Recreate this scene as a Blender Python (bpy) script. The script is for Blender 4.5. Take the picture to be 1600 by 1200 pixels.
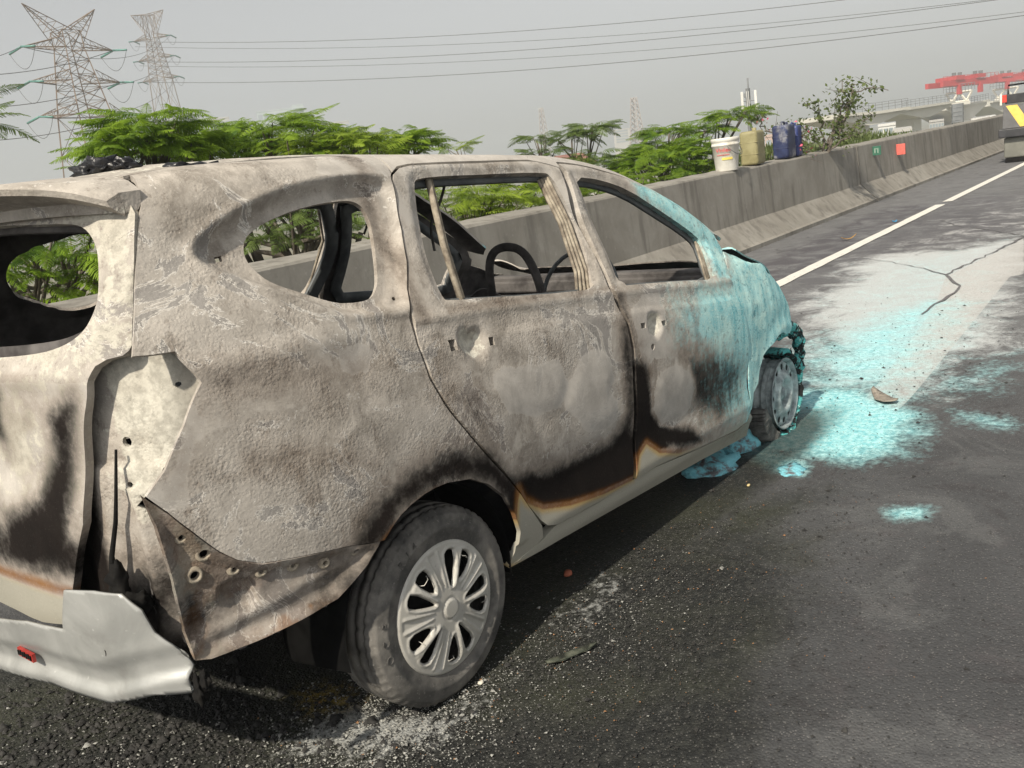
import bpy, bmesh, math, random
import numpy as np
from mathutils import Vector, Matrix
from mathutils.geometry import delaunay_2d_cdt

random.seed(7); RNG = np.random.default_rng(7)
sc = bpy.context.scene
for o in list(bpy.data.objects): bpy.data.objects.remove(o)

# ------------------------------------------------------------------ camera, sky, sun, exposure
CAM = np.array([-1.601, -2.495, 1.4525]); YAW, PITCH, ROLL, FPX = .70001, -.2342, -.13376, 1401.9
fw = np.array([math.cos(YAW)*math.cos(PITCH), math.sin(YAW)*math.cos(PITCH), math.sin(PITCH)])
r0 = np.array([math.sin(YAW), -math.cos(YAW), 0.]); u0 = np.cross(r0, fw)
rt = math.cos(ROLL)*r0 + math.sin(ROLL)*u0; up = -math.sin(ROLL)*r0 + math.cos(ROLL)*u0
cd = bpy.data.cameras.new('camera'); cam = bpy.data.objects.new('camera', cd); sc.collection.objects.link(cam)
cam.matrix_world = Matrix(((rt[0], up[0], -fw[0], CAM[0]), (rt[1], up[1], -fw[1], CAM[1]), (rt[2], up[2], -fw[2], CAM[2]), (0, 0, 0, 1)))
cd.sensor_width = 36; cd.lens = FPX/1600*36; cd.clip_start = .05; cd.clip_end = 6000
sc.camera = cam

SUN_D = Vector((1.0, .17, -.98)).normalized()          # the way the light travels
wd = bpy.data.worlds.new('World'); sc.world = wd; wd.use_nodes = True
nt = wd.node_tree; nt.nodes.clear()
sky = nt.nodes.new('ShaderNodeTexSky'); sky.sky_type = 'NISHITA'; sky.sun_disc = False
sky.sun_elevation = math.asin(-SUN_D.z); sky.sun_rotation = math.atan2(-SUN_D.x, -SUN_D.y)
sky.dust_density = 2.2; sky.air_density = 1.2; sky.ozone_density = 1.0
hs = nt.nodes.new('ShaderNodeHueSaturation'); hs.inputs['Saturation'].default_value = .10
bg = nt.nodes.new('ShaderNodeBackground'); bg.inputs['Strength'].default_value = .11
wo = nt.nodes.new('ShaderNodeOutputWorld')
nt.links.new(sky.outputs[0], hs.inputs['Color']); nt.links.new(hs.outputs[0], bg.inputs['Color']); nt.links.new(bg.outputs[0], wo.inputs['Surface'])
sl = bpy.data.lights.new('sun', 'SUN'); sl.energy = 5.0; sl.angle = math.radians(1.2); sl.color = (1, .91, .76)
so = bpy.data.objects.new('sun', sl); sc.collection.objects.link(so); so.rotation_euler = SUN_D.to_track_quat('-Z', 'Y').to_euler()
vs = sc.view_settings; vs.view_transform = 'Standard'; vs.look = 'None'; vs.exposure = .10; vs.gamma = 1; vs.use_curve_mapping = False
cy = sc.cycles; cy.use_denoising = True; cy.max_bounces = 7; cy.diffuse_bounces = 3; cy.transparent_max_bounces = 6; cy.volume_bounces = 1
cy.caustics_reflective = False; cy.caustics_refractive = False

def sight(u, v, d):                                     # a point d metres (level distance) away in the direction of a spot in the photograph
    k = fw + (u-800)/FPX*rt - (v-600)/FPX*up
    return CAM + k*(d/math.hypot(k[0], k[1]))
RA = .03718; RD = np.array([math.cos(RA), math.sin(RA), 0]); RNm = np.array([-math.sin(RA), math.cos(RA), 0])
def road(a, n, z=0.): return RD*a + RNm*n + np.array([0, 0, z])

# ------------------------------------------------------------------ helpers
def tag(o, label=None, cat=None, group=None, kind=None):
    if label: o['label'] = label
    if cat: o['category'] = cat
    if group: o['group'] = group
    if kind: o['kind'] = kind
    return o
def empty(name, loc=(0, 0, 0)):
    o = bpy.data.objects.new(name, None); o.location = loc; o.empty_display_size = .1; sc.collection.objects.link(o); return o
def mesh(name, V, F, mats, parent=None, smooth=False):
    me = bpy.data.meshes.new(name)
    V = np.asarray(V, float)
    if isinstance(F, np.ndarray):
        k = F.shape[1]
        me.vertices.add(len(V)); me.vertices.foreach_set('co', V.astype(np.float32).ravel())
        me.loops.add(F.size); me.loops.foreach_set('vertex_index', F.astype(np.int32).ravel())
        me.polygons.add(len(F)); me.polygons.foreach_set('loop_start', np.arange(0, F.size, k, dtype=np.int32))
        me.update(calc_edges=True); me.validate()
    else:
        me.from_pydata([tuple(v) for v in V], [], [tuple(int(i) for i in f) for f in F]); me.update()
    if smooth: me.polygons.foreach_set('use_smooth', [True]*len(me.polygons))
    for m in (mats if isinstance(mats, (list, tuple)) else [mats]): me.materials.append(m)
    o = bpy.data.objects.new(name, me); sc.collection.objects.link(o)
    if parent: o.parent = parent
    return o
def attr(o, name, arr):
    a = o.data.attributes.new(name, 'FLOAT', 'POINT'); a.data.foreach_set('value', np.asarray(arr, np.float32))
class MB:
    """collects simple solids and links them as one mesh object"""
    def __init__(s): s.V = []; s.F = []
    def add(s, V, F):
        b = len(s.V); s.V += [tuple(map(float, v)) for v in V]; s.F += [tuple(int(i)+b for i in f) for f in F]; return s
    def box(s, c, d, rz=0., M=None):
        c = np.array(c, float); d = np.array(d, float)/2
        q = np.array([(x, y, z) for x in (-1, 1) for y in (-1, 1) for z in (-1, 1)])*d
        if M is not None: q = q @ np.asarray(M, float).T
        elif rz:
            cs, sn = math.cos(rz), math.sin(rz); q = np.stack([q[:, 0]*cs-q[:, 1]*sn, q[:, 0]*sn+q[:, 1]*cs, q[:, 2]], 1)
        return s.add(q+c, [(0, 1, 3, 2), (4, 6, 7, 5), (0, 4, 5, 1), (2, 3, 7, 6), (0, 2, 6, 4), (1, 5, 7, 3)])
    def tube(s, pts, r, n=6, cap=True):
        pts = [np.array(q, float) for q in pts]; rs = r if isinstance(r, (list, tuple, np.ndarray)) else [r]*len(pts)
        V = []; F = []; ref = np.array([0, 0, 1.])
        for i, q in enumerate(pts):
            t = pts[min(i+1, len(pts)-1)] - pts[max(i-1, 0)]; t = t/(np.linalg.norm(t)+1e-9)
            a = np.cross(t, ref)
            if np.linalg.norm(a) < .2: a = np.cross(t, np.array([1., 0, 0]))
            a /= np.linalg.norm(a); b = np.cross(t, a); ref = np.cross(a, t)
            for k in range(n):
                w = 2*math.pi*k/n; V.append(q + rs[i]*(math.cos(w)*a + math.sin(w)*b))
        for i in range(len(pts)-1):
            for k in range(n): F.append((i*n+k, i*n+(k+1) % n, (i+1)*n+(k+1) % n, (i+1)*n+k))
        if cap: F += [tuple(range(n))[::-1], tuple(range((len(pts)-1)*n, len(pts)*n))]
        return s.add(V, F)
    def prism(s, poly, A, B):                            # the same outline (list of 3D points) from offset A to offset B
        n = len(poly); P = [np.array(q, float) for q in poly]
        return s.add([q+np.array(A, float) for q in P] + [q+np.array(B, float) for q in P],
                     [tuple(range(n))[::-1], tuple(range(n, 2*n))] + [(i, (i+1) % n, n+(i+1) % n, n+i) for i in range(n)])
    def lathe(s, prof, n=48, rad=None, c=(0, 0, 0), axis='y'):
        V = []; F = []; m = len(prof)
        for k in range(n):
            w = 2*math.pi*k/n
            for j, (r, h) in enumerate(prof):
                rr = r + (rad(k, j) if rad else 0)
                if axis == 'y': V.append((c[0]+rr*math.cos(w), c[1]+h, c[2]+rr*math.sin(w)))
                else: V.append((c[0]+rr*math.cos(w), c[1]+rr*math.sin(w), c[2]+h))
        for k in range(n):
            for j in range(m-1): F.append((k*m+j, k*m+j+1, ((k+1) % n)*m+j+1, ((k+1) % n)*m+j))
        return s.add(V, F)
    def build(s, name, mat, parent=None, smooth=False, bevel=0):
        o = mesh(name, s.V, s.F, mat, parent, smooth)
        bm = bmesh.new(); bm.from_mesh(o.data); bmesh.ops.recalc_face_normals(bm, faces=bm.faces); bm.to_mesh(o.data); bm.free()
        if bevel:
            b = o.modifiers.new('bevel', 'BEVEL'); b.width = bevel; b.segments = 2; b.limit_method = 'ANGLE'
        return o
def smooth_path(P, n=2):
    P = [np.array(q, float) for q in P]
    for _ in range(n):
        Q = [P[0]]
        for a, b in zip(P[:-1], P[1:]): Q += [a*.75+b*.25, a*.25+b*.75]
        P = Q+[P[-1]]
    return P
def vnoise(x, y, f, seed=0):
    x = np.asarray(x)*f + seed*17.3; y = np.asarray(y)*f + seed*9.7
    i = np.floor(x).astype(np.int64); j = np.floor(y).astype(np.int64); a = x-i; b = y-j
    a = a*a*(3-2*a); b = b*b*(3-2*b)
    def hsh(i, j):
        h = (i*374761393 + j*668265263 + seed*1442695) & 0xFFFFFFFF
        h = ((h ^ (h >> 13))*1274126177) & 0xFFFFFFFF
        return ((h ^ (h >> 16)) & 0xFFFF)/65535.
    return (hsh(i, j)*(1-a)+hsh(i+1, j)*a)*(1-b) + (hsh(i, j+1)*(1-a)+hsh(i+1, j+1)*a)*b
def fbm(x, y, f, seed=0, oct=3):
    return sum(vnoise(x, y, f*2**k, seed+k)*.5**(k+1) for k in range(oct))/(1-.5**oct)
def sstep(a, b, x):
    t = np.clip((x-a)/(b-a), 0, 1); return t*t*(3-2*t)
def psd(P, poly, closed=True):
    """signed distance to a polygon, negative inside"""
    P = np.asarray(P, float); Q = np.asarray(poly, float); n = len(Q); d = np.full(len(P), 1e9); ins = np.zeros(len(P), bool)
    for i in range(n if closed else n-1):
        a = Q[i]; b = Q[(i+1) % n]; e = b-a; w = P-a
        t = np.clip((w@e)/(e@e+1e-12), 0, 1); d = np.minimum(d, np.hypot(*(w-t[:, None]*e).T))
        if closed:
            c = (a[1] > P[:, 1]) != (b[1] > P[:, 1]); xi = (b[0]-a[0])*(P[:, 1]-a[1])/((b[1]-a[1]) if b[1] != a[1] else 1e-12)+a[0]
            ins ^= c & (P[:, 0] < xi)
    return np.where(ins, -d, d) if closed else d
def blob(P, poly, soft): return np.clip(.5 - psd(P, poly)/soft, 0, 1)
def chaikin(P, n=2):
    P = np.asarray(P, float)
    for _ in range(n):
        Q = np.roll(P, -1, 0); P = np.stack([P*.75+Q*.25, P*.25+Q*.75], 1).reshape(-1, 2)
    return P
def offs(P, d):
    """move a polygon's edges inwards by d"""
    P = np.asarray(P, float); A = .5*np.sum(P[:, 0]*np.roll(P[:, 1], -1)-np.roll(P[:, 0], -1)*P[:, 1])
    if A < 0: P = P[::-1]
    e = np.roll(P, -1, 0)-P; e /= np.linalg.norm(e, axis=1)[:, None]+1e-9; n = np.stack([-e[:, 1], e[:, 0]], 1)
    m = n+np.roll(n, 1, 0); m /= np.maximum(np.linalg.norm(m, axis=1), .3)[:, None]
    k = np.minimum(1/np.maximum((m*n).sum(1), .5), 1.6)
    return P+m*(k*d)[:, None]
def resample(P, h):
    P = np.asarray(P, float); out = []
    for a, b in zip(P, np.roll(P, -1, 0)):
        k = max(1, int(round(np.linalg.norm(b-a)/h)))
        out += [a+(b-a)*i/k for i in range(k)]
    return np.array(out)
def fill(outline, holes, h):
    """triangles of an even size inside an outline with holes"""
    O = resample(outline, h); Hs = [resample(q, min(h, max(.006, np.ptp(np.asarray(q)[:, 0])/5))) for q in holes]
    lo = O.min(0); hi = O.max(0)
    gx, gy = np.meshgrid(np.arange(lo[0], hi[0], h), np.arange(lo[1], hi[1], h*.87)); gx = gx + (np.arange(gx.shape[0]) % 2)[:, None]*h*.5
    G = np.stack([gx.ravel(), gy.ravel()], 1); keep = psd(G, O) < -.5*h
    for q in Hs:
        bb = (np.abs(G-q.mean(0)) < np.ptp(q, axis=0)/2+h).all(1)
        kk = np.ones(len(G), bool); kk[bb] = psd(G[bb], q) > .5*h; keep &= kk
    G = G[keep]; B = [O]+Hs; V = np.concatenate(B+[G]); E = []; c = 0
    for q in B:
        E += [(c+i, c+(i+1) % len(q)) for i in range(len(q))]; c += len(q)
    r = delaunay_2d_cdt([Vector(v) for v in V], E, [], 0, 1e-6)
    W = np.array([tuple(v) for v in r[0]]); F = np.array([f for f in r[2] if len(f) == 3])
    C = W[F].mean(1); ok = psd(C, O) < 0
    for q in Hs:
        bb = np.nonzero((np.abs(C-q.mean(0)) < np.ptp(q, axis=0)/2+h).all(1))[0]
        ok[bb] &= psd(C[bb], q) > 0
    F = F[ok]; a = W[F[:, 0]]; b = W[F[:, 1]]; d = W[F[:, 2]]
    ar = (b[:, 0]-a[:, 0])*(d[:, 1]-a[:, 1])-(b[:, 1]-a[:, 1])*(d[:, 0]-a[:, 0])
    F[ar < 0] = F[ar < 0][:, ::-1]; F = F[np.abs(ar) > 1e-10]
    used = np.unique(F); mp = np.full(len(W), -1); mp[used] = np.arange(len(used))
    return W[used], mp[F]

def text(s, loc, size, mat, parent, rot, name='lettering'):
    cu = bpy.data.curves.new(name, 'FONT'); cu.body = s; cu.size = size; cu.align_x = 'CENTER'; cu.align_y = 'CENTER'; cu.extrude = .0012
    o = bpy.data.objects.new(name, cu); sc.collection.objects.link(o); dg = bpy.context.evaluated_depsgraph_get(); me = bpy.data.meshes.new_from_object(o.evaluated_get(dg)); bpy.data.objects.remove(o)
    me.materials.clear(); me.materials.append(mat); o = bpy.data.objects.new(name, me); sc.collection.objects.link(o); o.parent = parent; o.location = loc; o.rotation_euler = rot; return o
# ------------------------------------------------------------------ materials
class NT:
    def __init__(s, name):
        s.m = bpy.data.materials.new(name); s.m.use_nodes = True; s.t = s.m.node_tree; s.t.nodes.clear()
        s.out = s.n('ShaderNodeOutputMaterial'); s.co = s.n('ShaderNodeTexCoord').outputs['Object']
    def n(s, k): return s.t.nodes.new(k)
    def put(s, sock, v):
        if isinstance(v, bpy.types.NodeSocket): s.t.links.new(v, sock)
        elif isinstance(v, (tuple, list)) and len(v) == 3 and sock.type == 'RGBA': sock.default_value = (*v, 1)
        else: sock.default_value = v
    def math(s, op, a, b=0., c=None, clamp=False):
        n = s.n('ShaderNodeMath'); n.operation = op; n.use_clamp = clamp; s.put(n.inputs[0], a); s.put(n.inputs[1], b)
        if c is not None: s.put(n.inputs[2], c)
        return n.outputs[0]
    def noise(s, scale, detail=3, rough=.55, co=None, dist=0.):
        n = s.n('ShaderNodeTexNoise'); s.put(n.inputs['Vector'], co or s.co); n.inputs['Scale'].default_value = scale
        n.inputs['Detail'].default_value = detail; n.inputs['Roughness'].default_value = rough; n.inputs['Distortion'].default_value = dist
        return n.outputs[0]
    def voro(s, scale, co=None, feature='F1', out='Distance'):
        n = s.n('ShaderNodeTexVoronoi'); n.feature = feature; s.put(n.inputs['Vector'], co or s.co); n.inputs['Scale'].default_value = scale; return n.outputs[out]
    def step(s, v, a, b):
        n = s.n('ShaderNodeMapRange'); n.interpolation_type = 'SMOOTHSTEP'; s.put(n.inputs['Value'], v); s.put(n.inputs['From Min'], a); s.put(n.inputs['From Max'], b); return n.outputs[0]
    def mix(s, f, a, b, bt='MIX'):
        n = s.n('ShaderNodeMix'); n.data_type = 'RGBA'; n.blend_type = bt; s.put(n.inputs[0], f); s.put(n.inputs[6], a); s.put(n.inputs[7], b); return n.outputs[2]
    def attr(s, name):
        n = s.n('ShaderNodeAttribute'); n.attribute_name = name; return n.outputs['Fac']
    def map(s, scale=(1, 1, 1), rot=(0, 0, 0)):
        n = s.n('ShaderNodeMapping'); s.put(n.inputs['Vector'], s.co); n.inputs['Scale'].default_value = scale; n.inputs['Rotation'].default_value = rot; return n.outputs[0]
    def ragged(s, a, nz, amp=.6, w=.12): return s.step(s.math('ADD', a, s.math('MULTIPLY', s.math('SUBTRACT', nz, .5), amp)), .5-w, .5+w)
    def bump(s, h, strength=.5, dist=.01, nrm=None):
        n = s.n('ShaderNodeBump'); s.put(n.inputs['Strength'], strength); n.inputs['Distance'].default_value = dist; s.put(n.inputs['Height'], h)
        if nrm: s.put(n.inputs['Normal'], nrm)
        return n.outputs[0]
    def end(s, col, rough=.8, metal=0., nrm=None, spec=.5, extra=None):
        b = s.n('ShaderNodeBsdfPrincipled'); s.put(b.inputs['Base Color'], col); s.put(b.inputs['Roughness'], rough); s.put(b.inputs['Metallic'], metal)
        b.inputs['Specular IOR Level'].default_value = spec
        if nrm: s.put(b.inputs['Normal'], nrm)
        for k, v in (extra or {}).items(): s.put(b.inputs[k], v)
        s.t.links.new(b.outputs[0], s.out.inputs[0]); return s.m
def simple(name, a, b=None, scale=8., rough=.7, metal=0., bump=0., bs=40., bd=.004, spec=.5, dirt=None):
    t = NT(name); n = t.noise(scale, 5, .6); b = b or tuple(min(1, c*1.3) for c in a)
    col = t.mix(t.step(n, .3, .7), a, b)
    if dirt: col = t.mix(t.math('MULTIPLY', t.step(t.noise(scale*.6, 6, .65), .5, .68), dirt[1]), col, dirt[0])
    return t.end(col, rough, metal, t.bump(t.noise(bs, 4), bump, bd) if bump else None, spec)

def burnt_material(name):
    t = NT(name)
    soot, bare, rust, cyan, paint, pale = [t.attr(k) for k in ('soot', 'bare', 'rust', 'cyan', 'paint', 'pale')]
    n1 = t.noise(2.2, 4, .6); n2 = t.noise(10, 6, .66, dist=.5); n3 = t.noise(42, 5, .65); n4 = t.noise(230, 3, .6); n5 = t.noise(4.2, 7, .72, dist=.9); n6 = t.noise(6.5, 7, .7, dist=.4)
    vz = t.voro(135, feature='SMOOTH_F1')
    ash = t.mix(t.step(n2, .26, .74), (.235, .21, .182), (.55, .503, .447))
    ash = t.mix(t.math('MULTIPLY', t.step(n1, .38, .62), .55), ash, (.43, .402, .368))
    ash = t.mix(t.math('MULTIPLY', t.step(n3, .54, .7), .35), ash, (.60, .555, .495))
    ash = t.mix(t.math('MULTIPLY', t.step(n3, .42, .32), .45), ash, (.19, .16, .135))
    drip = t.noise(1, 5, .65, co=t.map((24, 24, 3.0)))
    ash = t.mix(t.math('MULTIPLY', t.step(t.math('ADD', t.math('MULTIPLY', n6, .7), t.math('MULTIPLY', drip, .3)), .52, .64), .6), ash, (.17, .14, .115))   # browner smoke drift
    ash = t.mix(t.math('MULTIPLY', t.step(n6, .42, .34), .45), ash, (.58, .54, .485))
    fl = t.math('MULTIPLY', t.step(n5, .575, .59), .8)
    ash = t.mix(fl, ash, t.mix(n2, (.20, .188, .178), (.36, .342, .325)))                         # flaked patches down to metal
    fe = t.math('MULTIPLY', t.math('MULTIPLY', t.step(n5, .562, .577), t.step(n5, .588, .576)), .8)
    ash = t.mix(fe, ash, (.74, .71, .66))
    barec = t.mix(t.step(n2, .3, .7), (.40, .375, .345), (.53, .50, .46))
    bm = t.ragged(bare, n2, .8, .06)
    c = t.mix(t.math('MULTIPLY', bm, .75), ash, barec)
    c = t.mix(t.math('MULTIPLY', t.math('MULTIPLY', bm, t.math('SUBTRACT', 1., bm)), 1.1, clamp=True), c, (.60, .56, .51))
    pal = t.ragged(pale, t.math('ADD', t.math('MULTIPLY', n6, .6), t.math('MULTIPLY', n3, .4)), 2.2, .07)
    c = t.mix(pal, c, t.mix(t.step(n3, .35, .65), (.40, .38, .33), (.62, .595, .52)))
    pm = t.ragged(paint, n2, .35, .16)
    c = t.mix(pm, c, t.mix(n1, (.33, .32, .27), (.42, .40, .34)))
    sm = t.step(t.math('ADD', soot, t.math('ADD', t.math('MULTIPLY', t.math('SUBTRACT', n6, .5), .45), t.math('MULTIPLY', t.math('SUBTRACT', n3, .5), .42))), .10, .84)
    sc1 = t.mix(t.step(sm, .2, .9), (.13, .085, .055), t.mix(n2, (.005, .0045, .0045), (.014, .010, .009)))
    c = t.mix(t.math('MULTIPLY', sm, .985), c, sc1)
    rm = t.step(t.math('ADD', rust, t.math('MULTIPLY', t.math('SUBTRACT', n6, .5), .4)), .05, 1.1)
    c = t.mix(t.math('MULTIPLY', rm, .9), c, t.mix(pm, t.mix(t.step(n6, .35, .65), (.15, .050, .008), (.24, .10, .016)), (.46, .31, .10)))
    vm = t.map((26, 26, 2.6)); ns = t.noise(1, 5, .65, co=vm)
    cy_ = t.step(t.math('ADD', cyan, t.math('ADD', t.math('MULTIPLY', t.math('SUBTRACT', ns, .5), .4), t.math('MULTIPLY', t.math('SUBTRACT', n3, .5), .9))), .18, .9)
    cc = t.mix(t.step(ns, .28, .58), (.11, .42, .49), (.34, .66, .69))
    cc = t.mix(t.math('MULTIPLY', t.step(t.math('ADD', t.math('MULTIPLY', n2, .6), t.math('MULTIPLY', n1, .4)), .45, .60), .75), cc, (.52, .76, .72))
    cc = t.mix(t.math('MULTIPLY', t.step(n4, .50, .62), .6), cc, (.62, .80, .74))
    cc = t.mix(t.math('MULTIPLY', t.step(n3, .44, .34), .55), cc, (.02, .14, .19))
    c = t.mix(t.math('MULTIPLY', cy_, .95), c, cc)
    nsm = t.math('SUBTRACT', 1., sm, clamp=True); spk = t.math('MULTIPLY', t.math('MULTIPLY', t.step(n4, .62, .70), .5), nsm); c = t.mix(spk, c, (.66, .61, .54))
    c = t.mix(t.math('MULTIPLY', t.step(n4, .36, .29), .4), c, (.10, .085, .075))
    hgt = t.math('ADD', t.math('MULTIPLY', n4, .55), t.math('ADD', t.math('MULTIPLY', n3, .38), t.math('MULTIPLY', vz, .6)))
    hgt = t.math('SUBTRACT', hgt, t.math('MULTIPLY', fl, .5))
    stren = t.math('SUBTRACT', t.math('ADD', .10, t.math('MULTIPLY', t.step(n6, .36, .64), .75)), t.math('MULTIPLY', t.math('MAXIMUM', bm, pm), .55), clamp=True)
    nb = t.bump(hgt, stren, .004)
    rough = t.math('SUBTRACT', .85, t.math('MULTIPLY', pm, .38))
    m = t.end(c, rough, 0., nb, .2); bs = [n for n in t.t.nodes if n.type == 'BSDF_PRINCIPLED'][0]
    t.put(bs.inputs['Specular IOR Level'], t.math('SUBTRACT', .22, t.math('MULTIPLY', sm, .17))); return m

M = {}
M['burnt'] = burnt_material('burnt_body_metal')
M['inner'] = simple('charred_inner_metal', (.035, .031, .03), (.13, .12, .115), 9, .8, 0, .3, 60)
M['innergrey'] = simple('heat_greyed_metal', (.07, .08, .085), (.17, .18, .185), 7, .6, .3, .25, 60)
M['black'] = simple('black_char', (.004, .004, .004), (.014, .013, .012), 20, .9, 0, .6, 60, spec=.2)
M['void'] = simple('shade_black', (.003, .003, .003), (.008, .008, .008), 20, .95, 0, 0, spec=.05)  # near-black colour stands in for shade inside wells, gaps and underside
M['gloss'] = simple('melted_black_plastic', (.006, .006, .008), (.02, .02, .024), 30, .35, 0, .7, 30, .01)
M['tyre'] = None
t = NT('dusty_tyre_rubber'); n = t.noise(9, 5, .6); g = t.noise(120, 3)
c = t.mix(t.step(n, .35, .7), (.065, .063, .06), (.21, .198, .18)); c = t.mix(t.math('MULTIPLY', t.step(g, .6, .75), .4), c, (.32, .305, .28))
M['tyre'] = t.end(c, .78, 0, t.bump(g, .25, .003), .35)
t = NT('scuffed_silver_plastic'); n = t.noise(14, 5, .6); g = t.noise(90, 4)
c = t.mix(t.step(n, .3, .75), (.44, .425, .385), (.54, .525, .485)); c = t.mix(t.math('MULTIPLY', t.step(g, .62, .72), .45), c, (.20, .18, .16))
M['hub'] = t.end(c, .48, .15, t.bump(g, .08, .002), .5)
t = NT('silver_bumper_paint'); n = t.noise(6, 5, .6, dist=.5); g = t.noise(60, 4)
c = t.mix(t.step(n, .3, .7), (.31, .315, .305), (.44, .445, .43)); c = t.mix(t.math('MULTIPLY', t.step(t.noise(4, 6, .7), .55, .72), .6), c, (.20, .19, .175)); c = t.mix(t.math('MULTIPLY', t.step(g, .66, .74), .5), c, (.62, .62, .6))
M['bumper'] = t.end(c, .42, .2, t.bump(g, .1, .003), .5)
M['steel'] = simple('burnt_steel_wheel', (.15, .18, .19), (.48, .55, .56), 16, .7, .2, .3, 80)
t = NT('cyan_crusted_rubber'); n = t.noise(16, 5, .65, dist=.6); g = t.noise(60, 4)
c = t.mix(t.step(n, .46, .56), (.015, .016, .017), (.10, .42, .42)); c = t.mix(t.step(g, .6, .7), c, (.5, .68, .65))
M['crust'] = t.end(c, .85, 0, t.bump(t.math('ADD', n, g), .8, .012), .3)
M['rubberburn'] = simple('scorched_tyre_tread', (.05, .05, .048), (.15, .15, .14), 18, .85, 0, .4, 60)
M['channel'] = simple('flaking_window_channel', (.16, .13, .10), (.42, .37, .29), 25, .85, 0, .5, 50)

# ---- car body surface: right side, x forward from the rear axle, s = girth (close to height on the sides)
def cub(xs, ys, x):
    xs = np.asarray(xs, float); ys = np.asarray(ys, float); x = np.asarray(x, float)
    h = np.diff(xs); dl = np.diff(ys) / h
    m = np.empty_like(ys); m[0] = dl[0]; m[-1] = dl[-1]
    pr = dl[:-1] * dl[1:]
    m[1:-1] = np.where(pr > 0, 2 * dl[:-1] * dl[1:] / np.where(np.abs(dl[:-1] + dl[1:]) < 1e-12, 1e-12, dl[:-1] + dl[1:]), 0)
    i = np.clip(np.searchsorted(xs, x) - 1, 0, len(xs) - 2)
    t = np.clip((x - xs[i]) / h[i], -0.5, 1.5); t2 = t * t; t3 = t2 * t
    return ((2*t3 - 3*t2 + 1) * ys[i] + (t3 - 2*t2 + t) * h[i] * m[i] + (-2*t3 + 3*t2) * ys[i+1] + (t3 - t2) * h[i] * m[i+1])

SK = np.array([.20, .30, .55, .80, .93, 1.03, 1.28, 1.51, 1.58, 1.64, 1.90, 2.20])
EX = [-.80, -.55, -.40, 0, .475, .93, 1.16, 1.40, 1.75, 2.05, 2.25, 2.45, 2.62, 2.74, 2.82]
EZ = [1.475, 1.505, 1.52, 1.525, 1.513, 1.497, 1.474, 1.424, 1.282, 1.108, 1.005, .95, .88, .79, .66]
EW = [.575, .60, .61, .615, .61, .60, .60, .61, .66, .70, .72, .705, .67, .63, .60]
def stations(x):
    re = cub(EX, EZ, x); we = cub(EX, EW, x)
    belt = np.minimum(cub([-.8, .1, 1.0, 1.9, 2.8], [1.14, 1.10, 1.03, .945, .90], x), re - .05)
    tap = 1 - .075 * np.clip((x - 1.95) / .85, 0, 2) ** 2 - .11 * np.clip((-.25 - x) / .55, 0, 2) ** 1.8
    low = np.clip((x - 2.0) / .6, 0, 1)
    flare = .012 * np.exp(-((np.hypot(x + .03, .42) - .42) / .25) ** 2)
    one = np.ones_like(x)
    Z = [one * .205, one * .30, one * .52, np.minimum(.80 * one, belt - .18), belt - .10, belt,
         belt + .52 * (re - belt), re, re + .022, re + .031, re + .046, re + .049]
    Wd = [.758 * tap, .79 * tap, (.818 + flare) * tap, (.826 + flare) * tap, .817 * tap, .795 * tap,
          (.795 * tap) * .40 + we * .60 + .012, we, we - .05, we - .12, we * .55, one * 0]
    return Z, Wd
def S(x, s):
    x = np.asarray(x, float); s = np.asarray(s, float)
    Z, Wd = stations(x)
    Z = np.stack(Z); Wd = np.stack(Wd)
    h = np.diff(SK)
    dz = np.diff(Z, axis=0) / h[:, None]; dw = np.diff(Wd, axis=0) / h[:, None]
    def tang(d):
        m = np.empty((len(SK), x.size)); m[0] = d[0]; m[-1] = d[-1]
        m[1:-1] = (d[:-1] * h[1:, None] + d[1:] * h[:-1, None]) / (h[:-1] + h[1:])[:, None]
        return m
    mz = tang(dz); mw = tang(dw)
    i = np.clip(np.searchsorted(SK, s) - 1, 0, len(SK) - 2); k = np.arange(x.size)
    t = (s - SK[i]) / h[i]; t2 = t * t; t3 = t2 * t
    def ev(V, m): return ((2*t3 - 3*t2 + 1) * V[i, k] + (t3 - 2*t2 + t) * h[i] * m[i, k] + (-2*t3 + 3*t2) * V[i+1, k] + (t3 - t2) * h[i] * m[i+1, k])
    return np.stack([x, -ev(Wd, mw), ev(Z, mz)], 1)
def SN(x, s, e=.004):
    a = S(x + e, s) - S(x - e, s); b = S(x, s + e) - S(x, s - e)
    n = np.cross(a, b); n /= np.linalg.norm(n, axis=1)[:, None] + 1e-12
    return n
# rear surface of the tailgate
def RX(y, z):
    return cub([.2, .45, .9, 1.13, 1.5, 1.6], [-.76, -.80, -.835, -.815, -.675, -.62], z) + .10 * (np.abs(y) / .7) ** 2.5 + .035 * np.clip((np.abs(y) - .54) / .16, 0, 1.2) ** 2   # edge roll

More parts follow.
